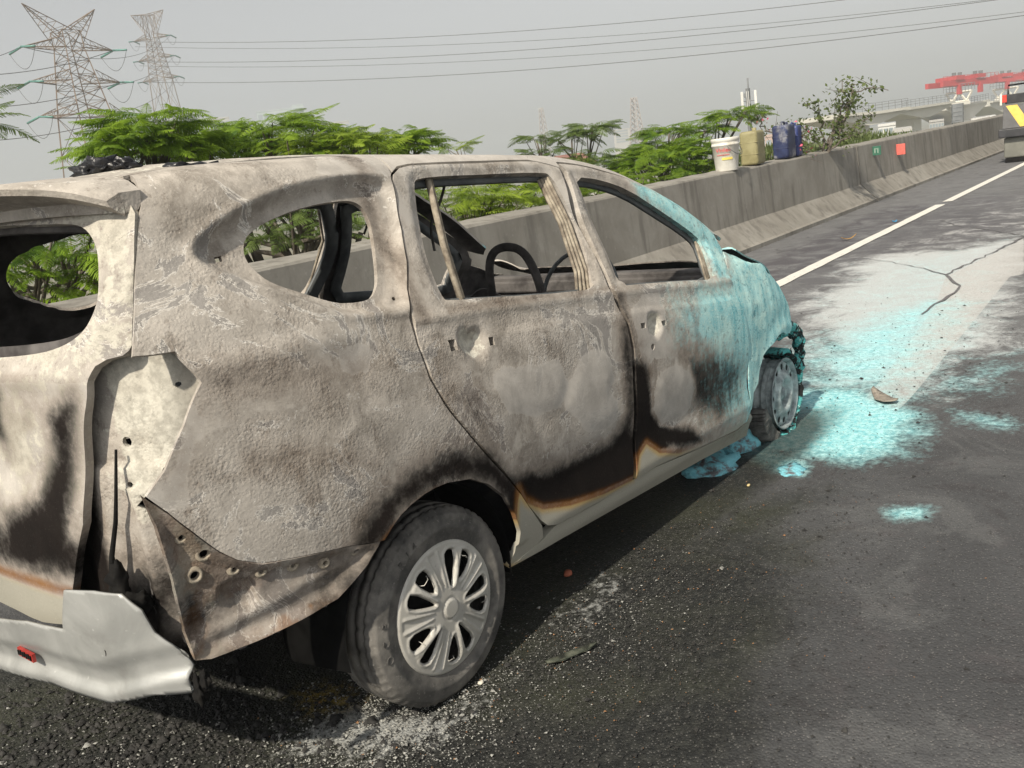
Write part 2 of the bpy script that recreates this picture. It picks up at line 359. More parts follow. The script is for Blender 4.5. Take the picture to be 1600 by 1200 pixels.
# outlines on the car body (x, girth), on the tailgate (y, z) and on the ground (x, y)
T = {
 'quarter': [(-0.4843, 1.6374), (-0.5891, 1.4438), (-0.6078, 1.404), (-0.6535, 1.2739), (-0.7187, 1.0702), (-0.7262, 1.0477), (-0.681, 1.0439), (-0.6395, 1.044), (-0.609, 0.9683), (-0.6628, 0.9088), (-0.7188, 0.8635), (-0.7698, 0.8376), (-0.7297, 0.8088), (-0.6904, 0.773), (-0.6464, 0.7281), (-0.6097, 0.6979), (-0.555, 0.6714), (-0.4627, 0.6544), (-0.342, 0.6331), (-0.2803, 0.6193), (-0.2257, 0.6082), (-0.1937, 0.6347), (-0.164, 0.6532), (-0.1223, 0.6675), (-0.0753, 0.677), (-0.0329, 0.6801), (0.0151, 0.6784), (0.1081, 0.6595), (0.1857, 0.6194), (0.256, 0.5581), (0.2963, 0.4888), (0.3255, 0.4042), (0.3164, 0.3269), (0.2899, 0.2788), (0.3824, 0.27), (0.4751, 0.3126), (0.461, 0.3707), (0.4458, 0.3933), (0.3534, 0.5342), (0.2706, 0.6283), (0.1872, 0.7154), (0.1194, 0.7871), (0.0628, 0.8424), (0.0273, 0.8882), (0.012, 0.9578), (0.0141, 1.0335), (0.0445, 1.1126), (0.0856, 1.1935), (0.1215, 1.2928), (0.1396, 1.3714), (0.1514, 1.4314), (0.1663, 1.4545), (0.19, 1.4737), (0.0836, 1.5277), (-0.0189, 1.5765), (-0.1084, 1.668), (-0.2678, 1.6997)],
 'quarter_win': [(-0.372, 1.302), (-0.3526, 1.3293), (-0.3135, 1.3475), (-0.2708, 1.3624), (-0.1861, 1.3809), (-0.1002, 1.3908), (-0.024, 1.3923), (0.0079, 1.3886), (0.0316, 1.3752), (0.0437, 1.3508), (0.0443, 1.3164), (0.0257, 1.2609), (-0.0078, 1.1831), (-0.0288, 1.1452), (-0.0573, 1.1173), (-0.0898, 1.1062), (-0.1339, 1.1046), (-0.1724, 1.1119), (-0.2071, 1.1244), (-0.2691, 1.1585), (-0.3409, 1.2004), (-0.3666, 1.2409), (-0.3763, 1.2705)],
 'quarter_recess': [(-0.5061, 1.3076), (-0.4848, 1.3293), (-0.4303, 1.3572), (-0.3518, 1.3862), (-0.2486, 1.4166), (-0.1416, 1.437), (-0.0324, 1.4449), (0.1279, 1.4426), (0.13, 1.3982), (0.1222, 1.3291), (0.063, 1.1752), (0.0114, 1.0629), (-0.0101, 1.062), (-0.1299, 1.0689), (-0.2092, 1.0785), (-0.2845, 1.1265), (-0.367, 1.1814), (-0.4463, 1.2296), (-0.4936, 1.2698)],
 'quarter_recess2': [(-0.4728, 1.3008), (-0.4532, 1.3201), (-0.3822, 1.3514), (-0.2568, 1.3968), (-0.1505, 1.4172), (-0.0204, 1.4243), (0.078, 1.415), (0.0935, 1.3822), (0.0816, 1.2956), (0.0146, 1.14), (-0.0279, 1.0867), (-0.1022, 1.0815), (-0.1827, 1.091), (-0.2487, 1.1211), (-0.3483, 1.1842), (-0.427, 1.2372), (-0.468, 1.2715)],
 'rear_door': [(0.0445, 1.1126), (0.0188, 1.0436), (0.012, 0.9578), (0.0273, 0.8882), (0.0628, 0.8424), (0.1194, 0.7871), (0.1872, 0.7154), (0.2706, 0.6283), (0.3534, 0.5342), (0.4458, 0.3933), (0.4795, 0.3571), (0.535, 0.3351), (0.7926, 0.3232), (1.0088, 0.3335), (1.0239, 0.3982), (1.0322, 0.5663), (1.0275, 0.7074), (1.0388, 0.8154), (1.0262, 0.9164), (0.9969, 0.9824), (0.9775, 1.0357), (0.9828, 1.1212), (0.9887, 1.2472), (0.9869, 1.3561), (0.9967, 1.4624), (1.0024, 1.4966), (0.8431, 1.5048), (0.501, 1.4965), (0.2569, 1.49), (0.2033, 1.4789), (0.1701, 1.4567), (0.1514, 1.4314), (0.1396, 1.3714), (0.1215, 1.2928), (0.0856, 1.1935)],
 'rear_door_win': [(0.2446, 1.4247), (0.2665, 1.4408), (0.3943, 1.4473), (0.5448, 1.449), (0.7115, 1.451), (0.9103, 1.4524), (0.9291, 1.4424), (0.9519, 1.392), (0.9805, 1.2986), (0.9618, 1.2003), (0.9194, 1.1012), (0.8896, 1.0416), (0.7477, 1.0424), (0.6093, 1.0439), (0.3366, 1.0564), (0.1906, 1.0668), (0.1718, 1.0708), (0.1676, 1.1192), (0.1782, 1.2016), (0.2047, 1.2874), (0.2227, 1.3595)],
 'front_door': [(1.0065, 1.497), (1.0261, 1.4556), (1.0159, 1.3404), (1.0018, 1.1679), (0.9958, 1.0391), (1.0123, 0.988), (1.0385, 0.9152), (1.0514, 0.8129), (1.0404, 0.7046), (1.0455, 0.5627), (1.0377, 0.393), (1.0277, 0.3292), (1.1826, 0.33), (1.5288, 0.2944), (1.9291, 0.2622), (2.0313, 0.2738), (2.0509, 0.3208), (2.0127, 0.452), (2.0029, 0.6693), (1.9907, 0.7631), (1.9492, 0.9443), (1.923, 1.0132), (1.9391, 1.1109), (1.9839, 1.3096), (1.9464, 1.4218), (1.8391, 1.4592), (1.6564, 1.4721), (1.5489, 1.4877), (1.4183, 1.4932), (1.2721, 1.4871), (1.1402, 1.4973)],
 'front_door_win': [(1.0734, 1.4403), (1.2577, 1.4428), (1.4201, 1.4296), (1.5696, 1.3896), (1.7412, 1.3518), (1.8412, 1.3096), (1.8334, 1.2305), (1.8062, 1.1199), (1.8081, 1.0343), (1.4787, 1.043), (1.191, 1.0423), (1.0601, 1.042), (1.0867, 1.2047), (1.0857, 1.3561)],
 'fender': [(2.0509, 0.3208), (2.0127, 0.452), (2.0029, 0.6693), (1.9907, 0.7631), (1.9492, 0.9443), (1.923, 1.0132), (1.9391, 1.1109), (1.9788, 1.2942), (2.0936, 1.3027), (2.2307, 1.2691), (2.3484, 1.019), (2.4701, 0.9708), (2.5379, 0.8909), (2.5725, 0.7651), (2.539, 0.641), (2.4674, 0.6389), (2.4091, 0.655), (2.3446, 0.6479), (2.275, 0.6196), (2.2174, 0.5998), (2.1782, 0.5798), (2.1419, 0.5294), (2.114, 0.4509), (2.0724, 0.414), (2.071, 0.325)],
 'sill': [(0.2899, 0.2788), (0.4751, 0.3126), (0.535, 0.3351), (0.7926, 0.3232), (1.0088, 0.3335), (1.1826, 0.33), (1.5288, 0.2944), (1.9291, 0.2622), (2.0313, 0.2738), (2.0509, 0.3208), (2.0891, 0.2864), (2.1076, 0.175), (1.6498, 0.203), (1.1082, 0.2296), (0.6736, 0.251)],
 'mount': [(-0.7698, 0.8376), (-0.7297, 0.8088), (-0.6904, 0.773), (-0.6464, 0.7281), (-0.6097, 0.6979), (-0.555, 0.6714), (-0.4627, 0.6544), (-0.342, 0.6331), (-0.2803, 0.6193), (-0.2428, 0.6132), (-0.2795, 0.5676), (-0.3431, 0.5325), (-0.3774, 0.5111), (-0.4808, 0.4982), (-0.5932, 0.49), (-0.6947, 0.4934), (-0.7263, 0.5054), (-0.7372, 0.583), (-0.7433, 0.7128), (-0.7536, 0.8014)],
 'rear_handle': [(0.2276, 0.9721), (0.2648, 0.9753), (0.2842, 0.9546), (0.2818, 0.9222), (0.2536, 0.8979), (0.2203, 0.8927), (0.1824, 0.9107), (0.1614, 0.9356), (0.1746, 0.9675), (0.1971, 0.9834)],
 'front_handle': [(1.1759, 0.9298), (1.2265, 0.9411), (1.2657, 0.9226), (1.269, 0.8674), (1.2311, 0.8196), (1.1953, 0.8299), (1.1663, 0.8689)],
 'holes_rd': [(0.1396, 0.9397), (0.2999, 0.931)],
 'holes_fd': [(1.131, 0.8902), (1.2819, 0.8816), (1.1788, 0.794)],
 'holes_q': [(-0.4438, 1.2848), (-0.7549, 0.902), (0.0013, 1.0983)],
 'bolts': [(-0.7099, 0.7694), (-0.6968, 0.6931), (-0.6707, 0.7305), (-0.6131, 0.6776), (-0.5535, 0.6507), (-0.4768, 0.6354), (-0.3944, 0.6094), (-0.3057, 0.6102)],
 'mount_rect': [(-0.6512, 0.6321), (-0.629, 0.6486), (-0.5817, 0.6426), (-0.5652, 0.6197), (-0.5797, 0.5759), (-0.6062, 0.5674), (-0.6465, 0.5927)],
 'roofpts': [(0.1917, 1.4764), (1.0024, 1.4966), (1.1402, 1.4973), (1.2721, 1.4871), (1.5489, 1.4877), (1.8391, 1.4592)],
 'soot_reardoor': [(0.0844, 0.887), (0.2079, 0.8667), (0.2515, 0.7838), (0.2966, 0.6654), (0.472, 0.5723), (0.6543, 0.5585), (0.8719, 0.5503), (0.975, 0.6324), (0.9578, 0.7981), (0.9761, 0.9168), (1.0303, 0.916), (1.0556, 0.8121), (1.0439, 0.6978), (1.0372, 0.472), (1.0125, 0.37), (0.7663, 0.3699), (0.5011, 0.4504), (0.3668, 0.538), (0.2623, 0.6385), (0.1509, 0.7545), (0.0734, 0.8376), (0.041, 0.8759)],
 'soot_arch': [(-0.3344, 0.6164), (-0.2766, 0.6783), (-0.2038, 0.7232), (-0.083, 0.7469), (0.0814, 0.7489), (0.2259, 0.7032), (0.351, 0.5498), (0.2996, 0.4921), (0.256, 0.5581), (0.1857, 0.6194), (0.1081, 0.6595), (0.0151, 0.6784), (-0.0753, 0.677), (-0.164, 0.6532), (-0.2257, 0.6082), (-0.266, 0.5977)],
 'soot_frontdoor': [(1.0319, 0.7831), (1.123, 0.7427), (1.1622, 0.5883), (1.3062, 0.4844), (1.4932, 0.4079), (1.5655, 0.3192), (1.3646, 0.3563), (1.2311, 0.413), (1.1577, 0.4597), (1.1016, 0.4785), (1.0646, 0.4038), (1.0304, 0.372)],
 'soot_fd2': [(1.3028, 0.7608), (1.8192, 0.7058), (1.9749, 0.6131), (1.9927, 0.3481), (1.7032, 0.3544), (1.4919, 0.5021), (1.3628, 0.6309)],
 'soot_q1': [(-0.5943, 1.0239), (-0.44, 0.9955), (-0.2283, 0.9831), (-0.1165, 0.9421), (-0.2175, 0.9073), (-0.4571, 0.8996), (-0.5988, 0.918), (-0.6836, 0.8371), (-0.7092, 0.8552), (-0.6313, 0.9437)],
 'soot_q2': [(-0.5555, 0.864), (-0.4116, 0.8524), (-0.259, 0.8205), (-0.1374, 0.7979), (-0.2347, 0.7714), (-0.407, 0.8222), (-0.5613, 0.83)],
 'soot_win': [(0.0326, 1.4407), (0.1487, 1.4355), (0.0338, 1.0789), (-0.0704, 1.0553), (-0.2296, 1.0779), (-0.0245, 1.1447)],
 'amber_rd': [(0.3055, 0.5956), (0.3722, 0.514), (0.4658, 0.4472), (0.6103, 0.4018), (0.8065, 0.3732), (1.0139, 0.3577)],
 'amber_arch': [(-0.2435, 0.6064), (-0.1985, 0.6503), (-0.1392, 0.6799), (-0.0583, 0.6914), (0.0289, 0.6843)],
 'amber_fd': [(1.0493, 0.3355), (1.064, 0.4484), (1.1203, 0.478), (1.2068, 0.4063), (1.3679, 0.3396)],
 'amber_q': [(0.2886, 0.5812), (0.3401, 0.5325), (0.3972, 0.4255)],
 'paint_low': [(0.2841, 0.2767), (0.3154, 0.4856), (0.341, 0.5471), (0.3715, 0.4982), (0.4657, 0.4292), (0.6109, 0.3852), (0.8085, 0.3527), (1.0265, 0.3354), (1.0639, 0.4278), (1.1199, 0.4609), (1.2082, 0.3873), (1.3702, 0.3295), (1.6653, 0.2871), (2.0462, 0.2989), (2.1385, 0.1374), (1.1281, 0.1795), (0.4962, 0.2287)],
 'bare_rd1': [(0.2754, 0.8583), (0.3398, 0.869), (0.494, 0.8565), (0.5971, 0.858), (0.6304, 0.7864), (0.5632, 0.7303), (0.4933, 0.7379), (0.3333, 0.7694), (0.2832, 0.8062)],
 'bare_rd2': [(0.7185, 0.8407), (0.8156, 0.8478), (0.8865, 0.812), (0.9058, 0.7475), (0.8597, 0.7183), (0.9105, 0.6676), (0.9055, 0.618), (0.8338, 0.6006), (0.7179, 0.6348), (0.6669, 0.6867), (0.5981, 0.722), (0.6479, 0.7828)],
 'bare_fd1': [(1.1669, 0.6511), (1.2204, 0.7015), (1.3191, 0.7023), (1.4437, 0.6569), (1.4931, 0.5817), (1.4647, 0.5098), (1.332, 0.491), (1.2323, 0.5208), (1.1716, 0.586)],
 'bare_fd2': [(1.1686, 1.0056), (1.3031, 0.9988), (1.291, 0.8307), (1.3714, 0.7132), (1.1804, 0.7522), (1.1198, 0.7224), (1.0916, 0.7707), (1.0709, 0.9427)],
 'bare_q1': [(-0.2474, 0.9863), (-0.1833, 0.9929), (-0.1461, 0.9615), (-0.1696, 0.9293), (-0.2227, 0.9186), (-0.2541, 0.9413)],
 'bare_roof': [(-0.06, 1.5485), (0.0772, 1.5176), (0.1916, 1.4884), (0.159, 1.4458), (0.0379, 1.451), (-0.0514, 1.4505), (-0.0933, 1.4723)],
 'bare_roof2': [(0.4129, 1.7368), (0.8591, 1.7364), (0.9812, 1.5147), (1.0067, 1.5015), (0.6238, 1.5115), (0.2642, 1.5007)],
 'bare_q2': [(-0.7671, 0.835), (-0.7092, 0.8552), (-0.6378, 0.9233), (-0.618, 0.903), (-0.6605, 0.863), (-0.6913, 0.8151), (-0.7282, 0.8135)],
 'cyan_main': [(1.5888, 1.0091), (1.9112, 1.0142), (2.1168, 1.5208), (1.9519, 1.5294), (2.5806, 1.0755), (2.6223, 0.582), (2.0861, 0.424), (2.063, 0.294), (1.7652, 0.3511), (1.6926, 0.5631), (1.638, 0.6698), (1.5138, 0.7816)],
 'cyan_soft': [(1.3568, 1.008), (1.6311, 1.0333), (1.6493, 0.7674), (1.8776, 0.6313), (1.9561, 0.359), (1.5811, 0.3782), (1.4742, 0.6931), (1.3333, 0.7919)],
 'cyan_apil': [(1.4389, 1.4689), (1.7176, 1.558), (1.8993, 1.5294), (2.0243, 1.3492), (1.923, 1.0132), (1.807, 1.0225), (1.8189, 1.2609), (1.6339, 1.3508), (1.4641, 1.4157)],
 'deep_cyan': [(2.2152, 1.3635), (2.3087, 1.0231), (2.3772, 0.9443), (2.37, 0.7637), (2.3067, 0.7553), (2.2022, 0.9318), (2.1513, 1.0222)],
 'pale_front': [(1.9289, 1.0443), (2.094, 1.0473), (2.1748, 0.8425), (2.3636, 0.6938), (2.1536, 0.6368), (2.0469, 0.7141), (1.9717, 0.8838)],
 'white_run': [(0.1832, 0.9948), (0.297, 0.9716), (0.259, 0.8973), (0.2209, 0.8939), (0.1584, 0.9285)],
 'brown_edge': [(-0.5185, 1.6543), (-0.4839, 1.633), (-0.5577, 1.4777), (-0.6305, 1.2866), (-0.7058, 1.0676), (-0.7234, 1.0711)],
 'R_gate': [(-0.6413, 1.444), (-0.6569, 1.3551), (-0.6697, 1.2503), (-0.6711, 1.1719), (-0.6666, 1.1616), (-0.6547, 1.1523), (-0.6231, 1.1473), (-0.6003, 1.1352), (-0.582, 1.098), (-0.5574, 1.0294), (-0.5373, 0.9584), (-0.5117, 0.8693), (-0.485, 0.7754), (-0.4302, 0.6896), (-0.3549, 0.5776), (-0.2852, 0.4836), (-0.0918, 0.4562), (0.1328, 0.4259)],
 'R_gate_win': [(-0.1643, 1.4568), (-0.4188, 1.4416), (-0.4891, 1.4321), (-0.5349, 1.4031), (-0.5635, 1.364), (-0.5811, 1.291), (-0.5766, 1.2456), (-0.5479, 1.201), (-0.4715, 1.1717), (-0.3554, 1.1587), (-0.273, 1.1524)],
 'R_spoiler_top': [(-0.0959, 1.5615), (-0.4371, 1.5552), (-0.6279, 1.5444)],
 'R_spoiler_low': [(-0.1067, 1.5486), (-0.4084, 1.5265), (-0.5423, 1.509), (-0.598, 1.4897), (-0.6428, 1.4621)],
 'R_white1': [(-0.5926, 1.2574), (-0.64, 1.3051), (-0.6661, 1.1721), (-0.6158, 1.1504), (-0.5083, 1.0994), (-0.4123, 1.0417), (-0.2506, 1.0211), (-0.2702, 1.1261), (-0.4929, 1.1549)],
 'R_white2': [(-0.2472, 1.0059), (-0.4012, 0.9832), (-0.3466, 0.8894), (-0.2175, 0.7965), (-0.1356, 0.7693)],
 'R_dark1': [(-0.4123, 1.0417), (-0.5472, 1.099), (-0.5565, 1.0436), (-0.4214, 0.6719), (-0.2284, 0.6092), (-0.0163, 0.6063), (-0.1356, 0.7693), (-0.327, 0.8407), (-0.4177, 0.9544)],
 'R_ambr': [(0.0475, 0.5268), (-0.21, 0.5793), (-0.3736, 0.6235), (-0.3383, 0.575), (-0.1293, 0.5081), (0.0882, 0.4785)],
 'R_paint': [(0.0882, 0.4785), (-0.1293, 0.5081), (-0.3498, 0.5857), (-0.2798, 0.4751), (0.1562, 0.4013)],
 'P_pocket': [(0.174, 1.134), (0.0626, 1.1379), (0.0154, 1.0688), (0.145, 0.88), (0.2151, 0.8102), (0.1584, 0.7633), (0.1597, 0.6145), (0.1597, 0.4011), (0.1889, 0.4343), (0.3185, 0.5172), (0.4668, 0.5679), (0.4246, 0.6669), (0.391, 0.7473), (0.3733, 0.8422), (0.3242, 1.0098), (0.2781, 1.0969), (0.2362, 1.1339)],
 'P_pk_hole': [(0.1965, 0.9535), (0.2048, 0.8563), (0.056, 1.0713)],
 'P_pk_wire': [(0.2087, 0.9435), (0.2259, 0.837), (0.2482, 0.7753), (0.2693, 0.6964), (0.2838, 0.6322), (0.2827, 0.5832), (0.3044, 0.5172), (0.3198, 0.4332)],
 'B_bump': [(-0.0426, 0.4842), (-0.2348, 0.5122), (-0.3973, 0.5221), (-0.4389, 0.6282), (-0.5426, 0.6388), (-0.6163, 0.6358), (-0.6526, 0.596), (-0.6629, 0.5383), (-0.685, 0.5034), (-0.6998, 0.4429), (-0.6928, 0.378), (-0.617, 0.3758), (-0.4657, 0.3303), (-0.237, 0.3326), (0.1267, 0.2985)],
}
G = {
 'cyan_a': [(2.263, -0.741), (2.603, -0.647), (3.006, -0.59), (3.247, -0.608), (3.289, -0.828), (3.004, -1.133), (2.89, -1.226), (2.417, -1.273), (2.274, -1.161), (2.277, -0.985)],
 'cyan_b': [(3.388, -0.459), (3.996, -0.264), (4.659, -0.243), (5.443, -0.363), (5.942, -0.56), (5.927, -0.797), (4.426, -1.02), (3.503, -1.109), (3.004, -1.133), (3.289, -0.828)],
 'cyan_c': [(1.693, -1.461), (1.773, -1.497), (1.801, -1.629), (1.68, -1.636), (1.611, -1.52)],
 'cyan_d': [(2.203, -1.162), (2.407, -1.239), (2.088, -1.282)],
 'cyan_e': [(2.021, -0.508), (2.178, -0.615), (1.922, -0.766), (1.819, -0.659)],
 'cyan_f': [(2.319, -0.584), (2.352, -0.703), (2.126, -1.055), (1.963, -1.073), (1.969, -0.912), (2.111, -0.711)],
 'cyan_g': [(3.107, -1.337), (3.005, -1.619), (2.882, -1.748), (2.79, -1.659), (2.839, -1.458)],
 'cyan_h': [(3.641, -1.107), (4.115, -1.272), (4.465, -1.482), (3.594, -1.628), (3.308, -1.443), (3.033, -1.264)],
 'white_a': [(7.752, 0.77), (8.522, 0.787), (8.863, 0.376), (8.732, -0.047), (9.408, -0.407), (9.679, -0.609), (7.048, -1.05), (6.696, -0.92), (5.803, -0.734), (5.586, -0.511), (5.967, -0.157)],
 'white_b': [(7.158, -0.416), (9.463, -0.645), (7.215, -1.021), (7.003, -0.936), (2.261, -1.208), (2.301, -1.036), (4.065, -0.848)],
 'white_c': [(5.203, 0.2), (5.984, 0.111), (5.687, -0.484), (5.933, -0.704), (4.79, -0.81), (4.376, -0.428)],
 'white_d': [(6.014, 0.598), (6.969, 0.564), (8.168, 0.775), (8.83, -0.024), (9.845, -0.581), (4.465, -1.482), (3.662, -1.237), (3.007, -1.147), (3.401, -0.531)],
 'light_strip': [(7.09, -0.422), (9.463, -0.645), (7.114, -1.038), (7.001, -0.951), (2.272, -1.213), (2.277, -0.985), (3.609, -0.906), (5.68, -0.672)],
 'crack1': [(9.517, -0.636), (7.16, -0.405), (6.879, -0.513), (6.581, -0.652), (6.259, -0.685), (5.782, -0.647), (5.392, -0.654)],
 'crack2': [(7.16, -0.405), (7.668, -0.007), (8.057, 0.315), (8.483, 0.81)],
 'crack3': [(9.57, -0.627), (10.143, -0.268), (11.06, 0.423), (11.679, 0.726)],
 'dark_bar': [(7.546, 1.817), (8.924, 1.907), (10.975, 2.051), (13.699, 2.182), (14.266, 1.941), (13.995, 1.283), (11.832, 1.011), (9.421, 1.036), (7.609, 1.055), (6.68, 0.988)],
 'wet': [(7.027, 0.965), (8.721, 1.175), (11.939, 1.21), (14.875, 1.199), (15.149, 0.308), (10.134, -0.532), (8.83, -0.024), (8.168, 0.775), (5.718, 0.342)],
 'darkburn': [(-0.66, 0.736), (-0.5, 0.173), (-0.257, -0.23), (-0.147, -0.52), (-0.069, -0.81), (0.426, -0.785), (0.82, -0.782), (1.093, -0.891), (1.568, -0.929), (1.882, -1.185), (1.256, -1.147), (0.799, -0.977), (0.174, -1.084), (-0.209, -1.07), (-0.885, 0.179)],
 'ash_a': [(-0.402, -0.426), (-0.147, -0.52), (-0.069, -0.81), (0.107, -0.805), (0.023, -0.923), (-0.235, -0.915), (-0.372, -0.768), (-0.492, -0.546)],
 'ash_b': [(0.54, -0.728), (0.801, -0.739), (1.009, -0.83), (0.703, -0.983), (0.399, -1.001), (0.347, -0.893)],
 'yellowspot': [(-0.23, -0.322), (-0.156, -0.354), (-0.136, -0.507), (-0.206, -0.544), (-0.267, -0.459)],
 'purple': [(1.575, -1.142), (1.886, -1.416), (1.617, -1.759), (0.935, -1.877), (0.769, -1.693), (0.857, -1.428)],
 'line': [(7.045, 1.091), (13.714, 1.262), (22.367, 1.517)],
 'gap': [(14.173, 1.278), (14.641, 1.146)],
 'flake': [(3.332, -0.912), (3.226, -1.036), (3.102, -1.152), (3.055, -1.044)],
 'strip': [(0.235, -0.925), (0.332, -0.963), (0.404, -1.01), (0.275, -0.991), (0.219, -0.956)],
 'brown_leaf': [(10.055, 1.436)],
 'bluedot': [(11.723, 1.339)],
 'shadow_front': [(3.834, -0.326), (4.117, -0.556), (3.586, -0.767), (3.334, -0.556)],
 'stone': [(0.074, -0.813), (0.762, -0.648), (1.781, -0.889), (1.711, -1.019)],
 'truck': [(23.541, 2.1), (23.36, 1.684)],
}
# ------------------------------------------------------------------ the burnt car
PITCHC = .033725
car = empty('burnt_car'); cs_, sn_ = math.cos(PITCHC), math.sin(PITCHC)
car.location = (-sn_*.285, 0, .285-cs_*.285); car.rotation_euler = (0, PITCHC, 0)
tag(car, 'burnt out estate car with bare ash grey body and missing glass', 'car')

def side_masks(x, s, right=True):
    P = np.stack([x, s], 1); z = np.zeros(len(P)); m = {k: z.copy() for k in ('soot', 'bare', 'rust', 'cyan', 'paint', 'pale')}
    def up(k, v): m[k] = np.maximum(m[k], v)
    B = lambda k, soft: blob(P, T[k], soft)
    up('soot', B('soot_reardoor', .20)*(.66+.55*np.maximum(sstep(.66, .50, s), .6*sstep(.9, 1.0, x)))); up('soot', B('soot_arch', .15)*1.15); up('soot', B('soot_frontdoor', .10)*1.1)
    up('soot', B('soot_fd2', .16)*.70); up('soot', B('soot_q1', .18)*.62); up('soot', B('soot_q2', .08)*.58); up('soot', B('brown_edge', .05)*.3)
    up('soot', B('soot_win', .1)*.35); up('soot', .55*np.exp(-((x-1.03)/.05)**2)*(s < 1.02)); up('soot', .5*np.exp(-((x-.06)/.05)**2)*(s > 1.0))
    up('soot', .45*np.exp(-((s-1.035)/.02)**2)*(x > .15)*(x < 1.2))
    for k in ('bare_rd1', 'bare_rd2', 'bare_fd1', 'bare_fd2', 'bare_q1', 'bare_roof', 'bare_q2'): up('bare', B(k, .07)*1.0)
    up('bare', ((s > 1.5) & (x > .1))*.62); up('bare', ((s > 1.28) & (s < 1.5) & (x > .05) & (x < 1.1))*.45)
    for k in ('bare_rd1', 'bare_rd2', 'bare_fd1'): m['soot'] *= 1-.9*B(k, .06)
    up('paint', B('paint_low', .03)); dp = psd(P, T['paint_low']); hot = sstep(.24, .30, x)*sstep(1.75, 1.2, x)     # heat line between charred and untouched paint
    up('soot', hot*sstep(.006, .030, dp)*sstep(.16, .07, dp)*1.1*sstep(1.4, 1.2, x)*(dp > 0)*np.maximum(sstep(.30, .60, x), sstep(.68, .50, s)))
    up('rust', .95*hot*np.exp(-((dp-.004)/.022)**2)); m['soot'] *= 1-.97*m['paint']
    da = np.abs(np.hypot(x+.03, s-.315)-.355); up('rust', .8*np.exp(-(da/.014)**2)*(x < .02)*(s > .55))
    for k in ('bare_rd1', 'bare_rd2', 'bare_fd1'): m['soot'] *= 1-.75*B(k, .08)
    up('cyan', B('cyan_main', .16)*.98); up('cyan', B('cyan_soft', .3)*.66); up('cyan', B('cyan_apil', .08)*.8); up('cyan', sstep(1.96, 2.05, x)*.92)
    m['cyan'] *= 1-.55*B('soot_fd2', .2)*(x < 2.0)*(s < .75)
    up('pale', blob(P, T['rear_handle'], .03)*.62); up('pale', blob(P, T['front_handle'], .03)*.7); up('pale', B('pale_front', .12)*.5); m['soot'] *= 1-.8*B('white_run', .03)  # handle recesses tinted cream, partly painting the light caught in them
    return m
def finish(o, masks, thick=.018, inner=True):
    for k, v in masks.items(): attr(o, k, v)
    md = o.modifiers.new('thickness', 'SOLIDIFY'); md.thickness = thick; md.offset = -1; md.use_even_offset = False
    if inner: o.data.materials.append(M['inner']); md.material_offset = 1
    es = o.modifiers.new('split', 'EDGE_SPLIT'); es.split_angle = math.radians(66)
    return o
def side_panel(name, outline, holes, h, disp=None, thick=.018, parent=None, mirror=False, gap=.0045, masks=None):
    V2, F = fill(offs(outline, gap), holes, h); x, s = V2[:, 0], V2[:, 1]
    Pn = S(x, s); N = SN(x, s); d = .003*(fbm(x, s, 5, 3)-.5)
    if disp: d = d + disp(V2)
    Pn = Pn + N*d[:, None]
    if mirror: Pn[:, 1] *= -1; F = F[:, ::-1].copy()
    o = mesh(name, Pn, F, M['burnt'], parent or car, True)
    mk = (masks or side_masks)(x, s)
    if mirror: mk['cyan'] *= 0
    return finish(o, mk, thick)
def square(c, w, hgt=None): w /= 2; hgt = (hgt or w*2)/2; return np.array([(c[0]-w, c[1]-hgt), (c[0]+w, c[1]-hgt), (c[0]+w, c[1]+hgt), (c[0]-w, c[1]+hgt)])
def disc(c, r, n=10): return np.array([(c[0]+r*math.cos(2*math.pi*i/n), c[1]+r*math.sin(2*math.pi*i/n)) for i in range(n)])
CH = lambda k, n=2: chaikin(T[k], n)

# quarter panel
ARCH = np.array([q for q in T['quarter'] if (q[0]+.03)**2+(q[1]-.31)**2 < .42**2 and -.25 < q[0] < .34 and q[1] < .72])
def d_quarter(V2):
    a = psd(V2, CH('quarter_recess')); b = psd(V2, CH('quarter_recess2'))
    d = -.020*sstep(.012, -.02, a) - .006*sstep(.004, -.006, b)
    d += .006*np.exp(-((a-.012)/.012)**2)
    e = np.abs(np.hypot(V2[:, 0]+.03, (V2[:, 1]-.315)*1.0)-.365); d += .010*np.exp(-(e/.035)**2)*(V2[:, 1] > .35)
    d += .006*np.exp(-((V2[:, 1]-(1.0+.03*(V2[:, 0]+.7)))/.03)**2)*sstep(-.1, -.4, V2[:, 0])
    d += -.007*np.exp(-(((V2[:, 0]+.2)/.12)**2+((V2[:, 1]-.95)/.06)**2))
    return d
Qo = [(-.548, 1.60)] + T['quarter'][1:-5] + [(.168, 1.60)]
for mir in (False, True):
    hh = .011 if not mir else .03
    hol = [CH('quarter_win')] + ([square(T['holes_q'][0], .018, .014), disc(T['holes_q'][2], .006)] if not mir else [])
    side_panel('quarter_panel', Qo, hol, hh, d_quarter, .014, mirror=mir)
